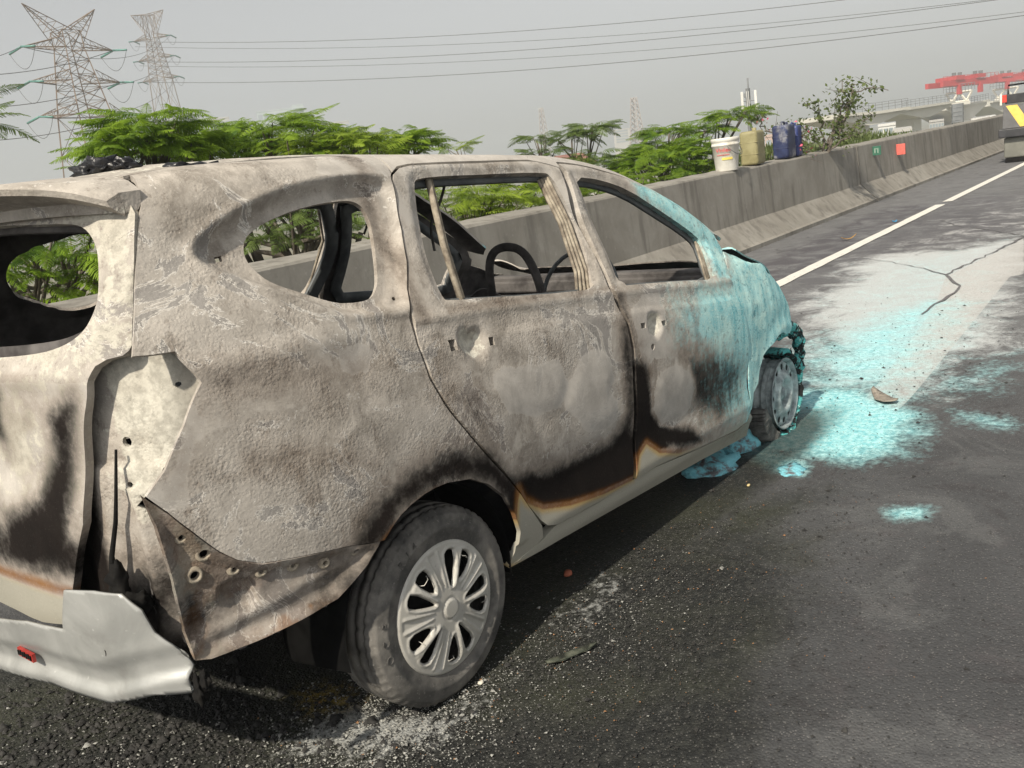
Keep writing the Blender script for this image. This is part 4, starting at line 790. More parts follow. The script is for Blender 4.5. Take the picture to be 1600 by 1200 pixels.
# torn strip of front bumper hanging ahead of the wheel
for i, (pts, rr) in enumerate([([(2.56, -.735, .60), (2.68, -.74, .60), (2.79, -.735, .55), (2.84, -.725, .46), (2.83, -.715, .36), (2.81, -.71, .27)], .030), ([(2.70, -.735, .56), (2.80, -.73, .50), (2.82, -.72, .42), (2.78, -.715, .33)], .022)]):
    b = MB(); q = smooth_path(pts, 2); b.tube([k+np.array([0, .010*math.sin(2*j+i), .008*math.cos(1.7*j)]) for j, k in enumerate(q)], [rr*(.75+.4*random.random()) for _ in q], 9); b.build('bumper_remains', M['crust'], car, True)

# charred lumps lying on the roof
def on_car(p_):
    x, y_, z = p_; z -= .285; return (x*cs_+z*sn_, y_, -x*sn_+z*cs_+.285)
deb = empty('charred_debris', on_car((-.50, -.34, 1.548))); tag(deb, 'heap of charred black debris lying on the rear of the car roof', 'debris')
for i, (dx, dy, dz, r) in enumerate([(0, 0, .02, (.035, .04, .024)), (.03, -.04, .015, (.03, .035, .018)), (-.02, .04, .015, (.03, .03, .02)), (.05, .01, .012, (.03, .035, .014))]):
    lump('char_lump', (dx, dy, dz), r, M['gloss'], deb, .8, i+10, 4.)
for i, (x, y_, r, lb) in enumerate([(-.40, -.50, .026, 'leftmost small black char flake on the rear roof edge'), (-.35, -.50, .020, 'second small black char flake on the rear roof edge'), (-.30, -.50, .016, 'third small black char flake along the roof edge'), (-.21, -.50, .018, 'lone round black char flake on the roof edge above the quarter panel'), (-.15, -.49, .013, 'rightmost tiny char flake on the roof edge')]):
    o = lump('char_flake', on_car((x, y_, 1.546)), (r*1.3, r, r*.45), M['gloss'], None, .7, i+30, 4., 2)
    tag(o, lb, 'debris', 'char flakes on the roof edge')

# ------------------------------------------------------------------ ground, road, barrier
EARTH = simple('dry_earth_and_scrub', (.10, .11, .06), (.22, .19, .13), .06, .95)
o = mesh('ground', [(-1400, -1400, -8.5), (1400, -1400, -8.5), (1400, 1400, -8.5), (-1400, 1400, -8.5)], [(0, 1, 2, 3)], EARTH); tag(o, kind='structure', label='flat ground far below the raised road')

def road_material():
    t = NT('scorched_asphalt')
    cy_, wh, bu, ash, dk, st, ye, du = [t.attr(k) for k in ('cyan', 'white', 'burn', 'ash', 'dark', 'strip', 'yellow', 'dust_sheen')]
    n1 = t.noise(.9, 5, .6); n2 = t.noise(5, 6, .65, dist=.6); n3 = t.noise(30, 5, .65); g = t.noise(150, 3, .6); v = t.voro(115); v2 = t.voro(48); n6 = t.noise(2.3, 6, .7, dist=.8)
    sx = t.noise(2.6, 7, .68, dist=.7)
    c = t.mix(t.step(n1, .3, .7), (.050, .051, .054), (.082, .083, .087))
    c = t.mix(t.math('MULTIPLY', t.step(n2, .52, .7), .5), c, (.080, .072, .076))
    c = t.mix(t.math('MULTIPLY', t.step(n3, .42, .32), .6), c, (.034, .032, .032))
    c = t.mix(t.math('MULTIPLY', du, .9), c, t.mix(t.step(t.math('ADD', t.math('MULTIPLY', n2, .5), t.math('MULTIPLY', sx, .5)), .35, .65), (.142, .143, .148), (.205, .205, .208)))
    c = t.mix(t.math('MULTIPLY', t.step(n6, .52, .62), .45), c, (.118, .12, .122))
    c = t.mix(t.math('MULTIPLY', t.step(n6, .44, .36), .5), c, (.038, .034, .036))
    wz = t.step(t.math('ADD', wh, t.math('ADD', t.math('MULTIPLY', t.math('SUBTRACT', sx, .5), 1.1), t.math('MULTIPLY', t.math('SUBTRACT', n3, .5), .3))), .35, .75)
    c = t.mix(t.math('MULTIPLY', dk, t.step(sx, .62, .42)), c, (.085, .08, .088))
    c = t.mix(t.math('MULTIPLY', wz, .95), c, t.mix(t.math('MULTIPLY', cy_, 1.3, clamp=True), t.mix(n2, (.46, .45, .45), (.62, .61, .60)), t.mix(n2, (.32, .47, .50), (.50, .62, .64))))
    stz = t.math('MULTIPLY', t.step(st, .45, .55), t.step(t.math('ADD', n2, t.math('MULTIPLY', st, .25)), .40, .7))
    c = t.mix(t.math('MULTIPLY', stz, .8), c, t.mix(n3, (.42, .41, .40), (.56, .55, .53)))
    cz = t.step(t.math('ADD', cy_, t.math('ADD', t.math('MULTIPLY', t.math('SUBTRACT', n2, .5), .8), t.math('MULTIPLY', t.math('SUBTRACT', n3, .5), .6))), .16, .84)
    c = t.mix(t.math('MULTIPLY', cz, .95), c, t.mix(t.step(n3, .35, .65), (.22, .60, .66), (.48, .82, .84)))
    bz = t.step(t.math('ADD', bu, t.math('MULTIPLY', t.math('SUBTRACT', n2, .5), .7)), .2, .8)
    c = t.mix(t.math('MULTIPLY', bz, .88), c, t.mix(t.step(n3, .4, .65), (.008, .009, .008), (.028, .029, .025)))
    c = t.mix(t.math('MULTIPLY', t.math('MULTIPLY', bz, t.step(n1, .45, .65)), .35), c, (.06, .065, .035))
    az = t.step(t.math('ADD', ash, t.math('ADD', t.math('MULTIPLY', t.math('SUBTRACT', n3, .5), 1.5), t.math('MULTIPLY', t.math('SUBTRACT', n2, .5), .8))), .5, .95)
    c = t.mix(t.math('MULTIPLY', az, .85), c, (.42, .43, .42))
    c = t.mix(t.math('MULTIPLY', t.math('MULTIPLY', ye, t.step(n3, .4, .6)), .9), c, (.32, .22, .03))
    c = t.mix(t.math('MULTIPLY', t.step(v, .34, .14), .55), c, t.mix(t.step(t.noise(60, 3, .6), .42, .58), (.016, .016, .016), (.24, .23, .22)))
    c = t.mix(t.math('MULTIPLY', t.step(v2, .20, .08), .6), c, (.015, .015, .015))
    c = t.mix(t.math('MULTIPLY', t.step(g, .70, .76), .3), c, (.32, .315, .30))
    c = t.mix(t.math('MULTIPLY', t.step(g, .36, .28), .6), c, (.02, .02, .02))
    h = t.math('ADD', t.math('MULTIPLY', v, .8), t.math('ADD', t.math('MULTIPLY', g, .5), t.math('MULTIPLY', n3, .25)))
    ro = t.math('SUBTRACT', .9, t.math('MULTIPLY', t.math('MAXIMUM', bz, dk), .25))
    return t.end(c, ro, 0, t.bump(h, .65, .006), .35)
M['road'] = road_material()
def grid(ax, ny):
    A, N_ = np.meshgrid(ax, ny, indexing='ij'); na, nn = len(ax), len(ny); i = np.arange((na-1)*(nn-1)); r, c = i//(nn-1), i % (nn-1); k = r*nn+c
    return A.ravel(), N_.ravel(), np.stack([k, k+nn, k+nn+1, k+1], 1)
ax = np.concatenate([np.linspace(-30, -2, 30), np.arange(-1.9, 4.2, .028), np.arange(4.25, 12.5, .055), np.arange(12.7, 26, .25), np.linspace(27, 400, 60)])
ny = np.concatenate([np.linspace(-14, -5, 20), np.arange(-4.8, -2.6, .1), np.arange(-2.55, 2.2, .03), [2.3, 2.75]])
A_, N_, F = grid(ax, ny); Vx = A_[:, None]*RD + N_[:, None]*RNm
P = Vx[:, :2]; Vx[:, 2] = .006*(fbm(P[:, 0], P[:, 1], .7, 3)-.5)*(A_ < 26)
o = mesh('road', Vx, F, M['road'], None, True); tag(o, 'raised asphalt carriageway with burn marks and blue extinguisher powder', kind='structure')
def gm(keys, base=None):
    m = np.zeros(len(P)) if base is None else base
    for k, soft, amp in keys: m = np.maximum(m, blob(P, G[k], soft)*amp)
    return m
attr(o, 'cyan', gm([('cyan_a', .55, 1.25), ('cyan_b', 1.0, .70), ('cyan_c', .12, .6), ('cyan_d', .12, .6), ('cyan_e', .10, .8), ('cyan_f', .12, .7), ('cyan_g', .25, .5), ('cyan_h', .7, .42), ('white_d', 1.5, .26)]))
attr(o, 'white', gm([('white_a', .9, .95), ('white_c', .8, .85), ('cyan_b', 1.0, .72), ('cyan_h', .8, .45), ('white_d', 1.2, .86)], .44*np.exp(-((P[:, 0]-10)/7)**2-((P[:, 1]+.5)/2.5)**2)))
attr(o, 'strip', gm([('light_strip', .05, 1.)])*sstep(2.2, 3.5, P[:, 0]))
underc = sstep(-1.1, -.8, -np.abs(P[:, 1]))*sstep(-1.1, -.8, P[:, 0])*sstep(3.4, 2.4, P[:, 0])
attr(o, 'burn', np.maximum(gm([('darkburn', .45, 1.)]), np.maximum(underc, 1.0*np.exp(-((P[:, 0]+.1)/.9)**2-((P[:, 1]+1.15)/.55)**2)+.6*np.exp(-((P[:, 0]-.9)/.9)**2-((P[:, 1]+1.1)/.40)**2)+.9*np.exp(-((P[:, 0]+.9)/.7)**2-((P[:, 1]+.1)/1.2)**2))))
attr(o, 'ash', gm([('ash_a', .25, .9), ('ash_b', .3, .72)], .22*np.exp(-((P[:, 0]-.4)/.9)**2-((P[:, 1]+.9)/.35)**2) + .12))
attr(o, 'dark', gm([('dark_bar', .25, .95), ('wet', .9, .6)])); attr(o, 'dust_sheen', sstep(2.6, 6.0, P[:, 0])*(.75+.25*fbm(P[:, 0], P[:, 1], .5, 4)) )  # farther road lightened: dust plus grazing reflection put into the colour
attr(o, 'yellow', gm([('yellowspot', .1, .9)]))
ROAD = o
# crack lines cut in the asphalt
CR = simple('dark_crack', (.10, .095, .10), (.16, .155, .16), 30, .95)
for k, w in (('crack1', .010), ('crack2', .006), ('crack3', .007)):
    q = np.array(G[k]); pts = [q[0]]
    for a, b_ in zip(q[:-1], q[1:]):
        n = max(2, int(np.linalg.norm(b_-a)/.12)); nn = np.array([-(b_-a)[1], (b_-a)[0]])/np.linalg.norm(b_-a)
        for i in range(1, n+1): pts.append(a+(b_-a)*i/n + nn*(random.random()-.5)*.05*(i < n))
    V = []; 
    for i, a in enumerate(pts):
        d = pts[min(i+1, len(pts)-1)]-pts[max(i-1, 0)]; d = d/np.linalg.norm(d); nn = np.array([-d[1], d[0]]); ww = w*(.5+random.random())
        V += [(*(a+nn*ww), .0075), (*(a-nn*ww), .0075)]
    mesh('crack', V, [(2*i, 2*i+1, 2*i+3, 2*i+2) for i in range(len(pts)-1)], CR, ROAD)
# painted edge line, in two lengths with a short break
t = NT('worn_white_line_paint'); n = t.noise(20, 5, .65); g = t.noise(3, 4, .6)
M['line'] = t.end(t.mix(t.step(n, .40, .30), t.mix(g, (.62, .60, .55), (.76, .74, .68)), (.22, .21, .2)), .7, 0, t.bump(n, .2, .003))
for a0, a1 in ((2.6, 14.0), (14.45, 240)):
    aa = np.linspace(a0, a1, 60); jit = lambda: (random.random()-.5)*.012
    V = []; 
    for a in aa:
        n0 = .80-.006*max(0, min(a, 24)-7); hw = .075
        V += [tuple(road(a, n0-hw+jit(), .009)), tuple(road(a, n0+hw+jit(), .009))]
    mesh('edge_line', V, [(2*i, 2*i+2, 2*i+3, 2*i+1) for i in range(len(aa)-1)], M['line'], ROAD)
# deck below
b = MB(); b.prism([road(0, -14.5, -1.2), road(0, 2.95, -1.2), road(0, 2.95, -.06), road(0, -14.5, -.06)], RD*-30, RD*400)
t = NT('weathered_concrete'); n = t.noise(1.6, 6, .65, dist=.4); g = t.noise(24, 5, .6); st = t.noise(1, 5, .6, co=t.map((5, 5, .5)))
c = t.mix(t.step(n, .3, .7), (.215, .20, .175), (.30, .285, .255)); c = t.mix(t.math('MULTIPLY', t.step(st, .48, .66), .7), c, (.14, .13, .115)); c = t.mix(t.math('MULTIPLY', t.step(g, .6, .72), .3), c, (.42, .40, .37)); c = t.mix(t.math('MULTIPLY', t.step(g, .36, .28), .4), c, (.14, .13, .12))
M['concrete'] = t.end(c, .9, 0, t.bump(t.math('ADD', g, n), .35, .006), .3)
o = b.build('road_deck', M['concrete']); tag(o, 'concrete deck slab under the road', kind='structure')
# barrier lengths
prof = [(2.13, .0), (2.13, .055), (2.175, .075), (2.40, .315), (2.42, .335), (2.475, 1.01), (2.49, 1.03), (2.76, 1.055), (2.775, 1.03), (2.80, -.3), (2.3, -.3)]
def barrier(a0, a1, label, n):
    V = []; m = len(prof); aa = np.linspace(a0+.022, a1-.022, n)
    for a in aa:
        for j, (q, z) in enumerate(prof):
            w = .008*(float(fbm(np.array([a*1.3]), np.array([j*3.]), 1, 4)[0])-.5) + (.012*(float(vnoise(np.array([a*5]), np.array([j]), 1, 7)[0])-.5) if j in (6, 7) else 0)
            V.append(road(a, q+w, z+(w if j > 1 else 0)))
    F = [(i*m+j, (i+1)*m+j, (i+1)*m+(j+1) % m, i*m+(j+1) % m) for i in range(n-1) for j in range(m)] + [tuple(range(m)), tuple(range((n-1)*m, n*m))[::-1]]
    o = mesh('concrete_barrier', V, F, M['concrete'], None); bm = bmesh.new(); bm.from_mesh(o.data); bmesh.ops.recalc_face_normals(bm, faces=bm.faces); bm.to_mesh(o.data); bm.free()
    return tag(o, label, 'barrier', 'concrete barrier lengths along the road')
barrier(-14, 3.2, 'grey concrete barrier length seen through the car tailgate opening', 60)
barrier(3.2, 15.6, 'long grey concrete barrier length beside the car with containers on top', 80)
barrier(15.6, 37, 'grey concrete barrier length with green and red markers past the joint', 70)
barrier(37, 110, 'farthest concrete barrier length running on behind the striped truck', 40)
# drainage toe gap marker plates
def plate(a, z, w, h, mat, label, name):
    q = 2.42+(z-.335)*.0815; b = MB(); b.box(road(a, q-w/2, z), (.03, w, h), RA); o = b.build(name, mat, None, bevel=.003); tag(o, label, 'marker'); return o, q
o, q = plate(16.62, .872, .15, .17, simple('dark_green_plate', (.03, .12, .08), (.05, .17, .11), 40, .5), 'small dark green square marker on the barrier face', 'marker_plate')
for dn, dz, w, h in ((-.045, 0, .02, .09), (-.068, .035, .03, .018), (-.10, 0, .02, .09)):
    b = MB(); b.box(road(16.602, q+dn, .872+dz), (.005, w, h), RA); b.build('digit', simple('faded_print', (.25, .34, .28)), o)
plate(18.35, .79, .17, .215, simple('red_reflector_plate', (.72, .13, .10), (.78, .17, .14), 40, .5), 'bright red square marker plate on the barrier face', 'marker_plate')

# ------------------------------------------------------------------ containers on the barrier
TOPZ = 1.05
WHITE = simple('dusty_white_plastic', (.62, .60, .54), (.74, .72, .66), 9, .5, dirt=((.35, .31, .22), .5))
BLUE = simple('scuffed_blue_plastic', (.010, .015, .055), (.028, .042, .115), 7, .5, dirt=((.35, .35, .36), .75))
BLUE2 = simple('plain_blue_plastic', (.015, .028, .14), (.03, .05, .2), 7, .45, dirt=((.3, .3, .32), .3))
YELL = simple('grimy_yellow_plastic', (.22, .195, .09), (.33, .30, .16), 5, .55, dirt=((.16, .13, .06), .7))
bk = empty('paint_bucket', road(10.06, 2.60, TOPZ-.012)); tag(bk, 'white plastic paint bucket with red lettering standing on the barrier', 'bucket')
bk.rotation_euler = (0, 0, RA)
b = MB(); b.lathe([(0, 0), (.145, 0), (.148, .01), (.178, .33), (.186, .335), (.186, .352), (.180, .355), (.182, .385), (.188, .39), (.188, .43), (.183, .435), (.172, .43), (.168, .34), (.14, .02), (0, .02)], 40, axis='z'); b.build('tub', WHITE, bk, True)
b = MB(); b.tube([(-.19*math.cos(w)*1.0, -.19*math.sin(w)*.55-.10, .33-.13*math.sin(w)) for w in np.linspace(0, math.pi, 14)], .004, 6); b.build('handle', M['innergrey'], bk, True)
REDP = simple('red_print', (.55, .04, .05)); YELP = simple('yellow_print', (.62, .50, .10))
a_ = math.radians(-167); rr = .176
text('Vinilex', (rr*math.cos(a_), rr*math.sin(a_), .278), .072, REDP, bk, (math.pi/2-.1, 0, a_+math.pi/2))
b = MB()
for k in range(9):
    w = a_-.5+.11*k; b.box((.172*math.cos(w), .172*math.sin(w), .215), (.004, .022, .006), w)
b.build('print_line', REDP, bk)
b = MB()
for k in range(7):
    w = a_-.1+.12*k; b.box((.166*math.cos(w), .166*math.sin(w), .165), (.004, .022, .03), w)
b.build('print_band', YELP, bk)
def jerry(name, a, n, w, d, h, mat, label, rz=0., handle=True):
    e = empty(name, road(a, n, TOPZ)); e.rotation_euler = (0, 0, RA+rz); tag(e, label, 'jerry can', 'containers standing on the barrier')
    bm = bmesh.new(); bmesh.ops.create_cube(bm, size=1)
    for v in bm.verts: v.co = Vector((v.co.x*w, v.co.y*d, (v.co.z+.5)*h))
    bmesh.ops.bevel(bm, geom=[e_ for e_ in bm.edges], offset=min(w, d)*.2, segments=4, affect='EDGES', profile=.6)
    me = bpy.data.meshes.new('can'); bm.to_mesh(me); bm.free(); me.materials.append(mat)
    for p_ in me.polygons: p_.use_smooth = True
    o = bpy.data.objects.new('can', me); sc.collection.objects.link(o); o.parent = e
    for zz in (.32, .66):
        b = MB(); b.box((0, 0, h*zz), (w*1.012, d*1.012, .012)); b.build('moulded_rib', mat, e, bevel=.004)
    if handle:
        b = MB(); b.tube([(-w*.26, 0, h-.03), (-w*.24, 0, h+.03), (-w*.1, 0, h+.045), (w*.1, 0, h+.04), (w*.16, 0, h-.02)], .016, 8); b.build('handle', mat, e, True)
    b = MB(); b.lathe([(0, .05), (.03, .05), (.032, .045), (.032, 0)], 16, c=(w*.32, 0, h-.01), axis='z'); b.build('cap', mat, e, True)
    return e
jerry('jerry_can', 11.06, 2.62, .42, .25, .47, YELL, 'grimy yellow plastic jerry can between the white bucket and blue can', .1, False)
jerry('jerry_can', 12.34, 2.62, .42, .24, .50, BLUE, 'scuffed blue jerry can with white scrapes on the barrier, the nearer blue one', .05)
jerry('jerry_can', 12.86, 2.66, .30, .22, .47, BLUE2, 'plain dark blue jerry can half hidden behind the scuffed blue one', .1)

# ------------------------------------------------------------------ small things on the road
def flat_piece(name, pts, th, mat, label, cat, curl=.02, z0=.012, group=None):
    P2 = chaikin(np.array(pts), 1); V2, F = fill(P2, [], max(.02, np.ptp(P2[:, 0])/9)); c = P2.mean(0); r = np.hypot(*(V2-c).T)
    V = np.column_stack([V2, z0+curl*(r/r.max())**2+curl*.6*(fbm(V2[:, 0], V2[:, 1], 14, 3)-.3)]); o = mesh(name, V, F, mat, None, True)
    md = o.modifiers.new('thickness', 'SOLIDIFY'); md.thickness = th; return tag(o, label, cat, group)
flat_piece('paint_flake', G['flake'], .006, simple('pale_flake', (.16, .14, .12), (.34, .30, .25), 60, .9), 'curled pale flake of debris lying on the blue powder', 'debris', .022)
flat_piece('plastic_strip', [(.24, -.925), (.33, -.958), (.40, -1.004), (.395, -1.014), (.32, -.985), (.235, -.945)], .006, simple('dull_green_plastic', (.035, .042, .03), (.09, .095, .07), 60, .8), 'dull green plastic strip lying right of the rear wheel', 'debris', .008)
LEAFB = simple('brown_leaf', (.34, .17, .03), (.45, .26, .06), 30, .8)
flat_piece('dry_leaf', [(10.0, 1.50), (10.14, 1.40), (10.2, 1.36), (10.12, 1.47), (10.05, 1.52)], .004, LEAFB, 'orange brown dry leaf lying left of the white line', 'leaf', .05)
flat_piece('plastic_scrap', [(11.7, 1.36), (11.76, 1.31), (11.80, 1.34), (11.74, 1.38)], .004, simple('blue_scrap', (.05, .25, .45)), 'tiny blue plastic scrap beside the white line', 'scrap', .03)
o = lump('stone_chip', (.074, -.813, .008), (.012, .008, .006), simple('pale_stone', (.55, .52, .44)), None, .4, 3, 3, 2); tag(o, 'pale stone chip on the ground right below the rear wheel', 'stone')
o = lump('stone_chip', (.762, -.648, .012), (.018, .016, .012), simple('red_stone', (.30, .09, .05)), None, .4, 4, 3, 2); tag(o, 'rusty red stone in the shadow under the sill', 'stone')
o = lump('stone_chip', (1.781, -.889, .006), (.010, .007, .006), simple('ochre_stone', (.50, .40, .20)), None, .4, 5, 3, 2); tag(o, 'ochre chip near the blue heap by the front sill', 'stone')
HEAP = None
t = NT('blue_powder_heap'); n = t.noise(14, 5, .65); g = t.noise(70, 4, .6)
M['heap'] = t.end(t.mix(t.step(n, .38, .52), t.mix(g, (.10, .10, .11), (.22, .22, .23)), t.mix(g, (.13, .45, .55), (.30, .66, .74))), .95, 0, t.bump(t.math('ADD', g, n), .8, .012), .2)
for i, (x, y_, r, lb) in enumerate([(1.95, -.63, (.15, .11, .05), 'lump of blue powdered rubble under the front door sill'), (2.25, -.62, (.13, .10, .085), 'lump of blue powdered rubble against the front tyre'), (2.02, -.98, (.08, .06, .012), 'thin patch of blue caked powder right of the rubble lumps')]):
    o = lump('powder_heap', (x, y_, .0), r, M['heap'], None, .55, 20+i, 3.); tag(o, lb, 'rubble')
# loose grit and char round the car: nobody could count it
def scatter(name, n, cx, cy_, sx, sy, size, mat, label, seed, flat=.5, keep=None):
    rg = np.random.default_rng(seed); c = np.column_stack([rg.normal(cx, sx, n), rg.normal(cy_, sy, n)])
    if keep: c = c[keep(c)]
    n = len(c); base = np.array([(1, 0, -.2), (-.5, .87, -.2), (-.5, -.87, -.2), (.2, .1, 1.), (-.3, -.2, .7)]); fc = np.array([(0, 1, 3), (1, 4, 3), (1, 2, 4), (2, 0, 3), (2, 3, 4)])
    s = size*rg.lognormal(0, .55, n)*.5; an = rg.uniform(0, 6.28, n); V = np.repeat(base[None], n, 0)*rg.uniform(.5, 1.4, (n, 5, 1))
    x = V[..., 0]*np.cos(an)[:, None]-V[..., 1]*np.sin(an)[:, None]; y_ = V[..., 0]*np.sin(an)[:, None]+V[..., 1]*np.cos(an)[:, None]
    V = np.stack([x*s[:, None]+c[:, :1], y_*s[:, None]+c[:, 1:], V[..., 2]*s[:, None]*flat+.006], 2).reshape(-1, 3)
    F = (np.arange(n)[:, None, None]*5+fc[None]).reshape(-1, 3); o = mesh(name, V, F, mat); return tag(o, label, kind='stuff')
GR1 = simple('pale_ash_grit', (.16, .16, .15), (.42, .42, .39), 90, .9); GR2 = simple('black_char_grit', (.012, .012, .012), (.05, .048, .045), 60, .9); GR3 = simple('rusty_grit', (.20, .09, .04), (.35, .2, .1), 60, .9)
scatter('ash_grit', 2200, .35, -.93, .40, .14, .0030, GR1, 'pale ash grit scattered on the asphalt round the rear wheel', 1)
scatter('char_grit', 14000, .4, -1.0, .8, .35, .0040, GR2, 'black char crumbs scattered over the asphalt', 2)
scatter('ash_grit', 6500, -.22, -.70, .20, .15, .0036, GR1, 'pale ash below the rear tyre', 5)
scatter('rust_grit', 900, .4, -.95, .8, .35, .0034, GR3, 'rusty crumbs among the ash', 3)
scatter('char_grit', 900, 4.0, -.9, 1.1, .6, .007, GR2, 'black char crumbs over the blue powder', 4)
scatter('char_grit', 7500, -.75, -.15, .40, .40, .010, GR2, 'coarse black rubble under the rear bumper', 6, .7)
scatter('ash_grit', 1500, -.7, -.2, .35, .35, .005, GR1, 'pale crumbs in the rubble under the rear bumper', 7)

# ------------------------------------------------------------------ striped truck ahead
tk = empty('crash_cushion_truck', road(23.6, .22, 0)); tk.rotation_euler = (0, 0, RA); tag(tk, 'low truck with yellow and black striped tail panel stopped ahead at right', 'truck')
DK = simple('dark_grey_paint', (.025, .025, .028), (.05, .05, .055), 6, .5); OLV = simple('dull_grey_panel', (.15, .15, .13), (.21, .21, .18), 3, .6); YEL = simple('safety_yellow', (.62, .38, .02), (.70, .46, .05), 8, .5); RLT = simple('red_tail_lamp', (.55, .05, .03)); WLT = simple('white_lamp', (.7, .68, .6))
def tb(name, a, n, z, d, mat, bevel=.01, M3=None, par=None): b = MB(); b.box((a, n, z), d, 0, M3); return b.build(name, mat, par or tk, bevel=bevel)
tb('tail_box', 1.2, -.10, .36, (2.4, 2.3, .48), OLV, .03); tb('skirt', 1.2, -.10, .06, (2.35, 2.25, .10), M['black'])
tb('ledge', 1.15, -.10, .71, (2.6, 2.5, .20), DK, .02)
th = math.radians(20); Rm = np.array([[math.cos(th), 0, math.sin(th)], [0, 1, 0], [-math.sin(th), 0, math.cos(th)]])
pn = tb('chevron_panel', .10, -.10, 1.08, (.05, 2.36, .58), DK, .006, Rm)
for k in range(5):
    y0 = 1.02-.52*k; b = MB(); V = []
    for x_ in (-.026, -.034):
        for (yy, zz) in ((y0+.09, .275), (y0-.15, .275), (y0-.48, -.275), (y0-.24, -.275)): V.append(np.array([.10, -.10, 1.08]) + Rm @ np.array([x_, yy+.10-.08, zz]))
    b.add(V, [(0, 1, 2, 3), (7, 6, 5, 4), (0, 4, 5, 1), (1, 5, 6, 2), (2, 6, 7, 3), (3, 7, 4, 0)]); b.build('stripe', YEL, pn)
tb('tail_frame', .35, -.10, 1.50, (.30, 2.30, .22), DK, .01); tb('tail_lamp', .18, 1.06, 1.52, (.04, .10, .18), RLT); tb('side_lamp', .25, 1.14, 1.50, (.10, .05, .26), WLT)
b = MB(); b.tube([(.3, 1.0, 1.60), (.3, 1.0, 1.82), (.3, -1.2, 1.82), (.3, -1.2, 1.60)], .02, 6)
for k in range(4): b.tube([(.3, .56-.44*k, 1.60), (.3, .56-.44*k, 1.82)], .015, 6)
b.build('guard_rail', M['black'], tk, True)
tb('cargo_body', 4.6, -.15, 1.5, (4.0, 2.1, 1.7), simple('grey_truck_body', (.12, .12, .13), (.18, .18, .19)), .03)
for sx_ in (2.8, 6.0):
    for sy_ in (-1.0, .8):
        b = MB(); b.lathe([(.2, -.12), (.42, -.12), (.45, -.08), (.45, .08), (.42, .12), (.2, .12)], 28, c=(sx_, sy_, .45)); b.build('wheel', M['tyre'], tk, True)

# ------------------------------------------------------------------ flame trees beyond the barrier
def leaf_material(name, a, b_):
    t = NT(name); n = t.noise(3.2, 4, .65); g = t.noise(14, 3, .6); c = t.mix(t.step(n, .32, .66), a, b_); c = t.mix(t.math('MULTIPLY', t.step(g, .5, .75), .35), c, tuple(min(1, k*1.6) for k in b_))
    d = t.n('ShaderNodeBsdfPrincipled'); t.put(d.inputs['Base Color'], c); d.inputs['Roughness'].default_value = .55; d.inputs['Specular IOR Level'].default_value = .35
    tr = t.n('ShaderNodeBsdfTranslucent'); t.put(tr.inputs[0], t.mix(.5, c, tuple(min(1, k*2.0) for k in b_))); ms = t.n('ShaderNodeMixShader'); ms.inputs[0].default_value = .38
    t.t.links.new(d.outputs[0], ms.inputs[1]); t.t.links.new(tr.outputs[0], ms.inputs[2]); t.t.links.new(ms.outputs[0], t.out.inputs[0]); return t.m
LEAF = [leaf_material('fern_leaf_green', (.05, .11, .010), (.22, .33, .025)), leaf_material('fern_leaf_fresh', (.09, .15, .012), (.27, .36, .035)), leaf_material('fern_leaf_olive', (.07, .115, .028), (.15, .21, .055))]
BARK = simple('grey_brown_bark', (.09, .075, .06), (.17, .145, .12), 10, .9, 0, .5, 30)
def frond_template(L, n, wmax, droop, seed, pinw=.011, curl=.0):
    rg = np.random.default_rng(seed); V = []; F = []
    def spine(t): return np.array([L*t*(1-.06*t*t), 0, L*(.16*t-droop*t*t)])
    for i in range(n):
        t = .16+.84*(i+.5)/n; c = spine(t); ln = wmax*math.sin(math.pi*min(1, .20+.80*t))**.6*(1-.45*t)
        for sd in (-1, 1):
            an = math.radians(68-24*t+rg.normal(0, 4)); d = np.array([math.cos(an), sd*math.sin(an), -.10+rg.normal(0, .06)]); wv = np.array([math.sin(an), -sd*math.cos(an), 0])*pinw*L/.45
            b0 = len(V); mid = c+d*ln*.55+np.array([0, 0, .02*ln]); tip = c+d*ln-np.array([0, 0, .22*ln])
            V += [c-wv*.5, c+wv*.5, mid+wv, mid-wv, tip+wv*.35, tip-wv*.35]; F += [(b0, b0+1, b0+2, b0+3), (b0+3, b0+2, b0+4, b0+5)]
    b0 = len(V)
    for i in range(4):
        c = spine(i/3); V += [c+np.array([0, -.004, 0]), c+np.array([0, .004, 0])]
    for i in range(3): F.append((b0+2*i, b0+2*i+1, b0+2*i+3, b0+2*i+2))
    return np.array(V), np.array(F)
FR = [frond_template(.50, 22, .15, .10, 1, .0062), frond_template(.46, 20, .14, .24, 2, .0062), frond_template(.54, 23, .16, .36, 3, .0060), frond_template(.40, 16, .12, .18, 4, .0066)]
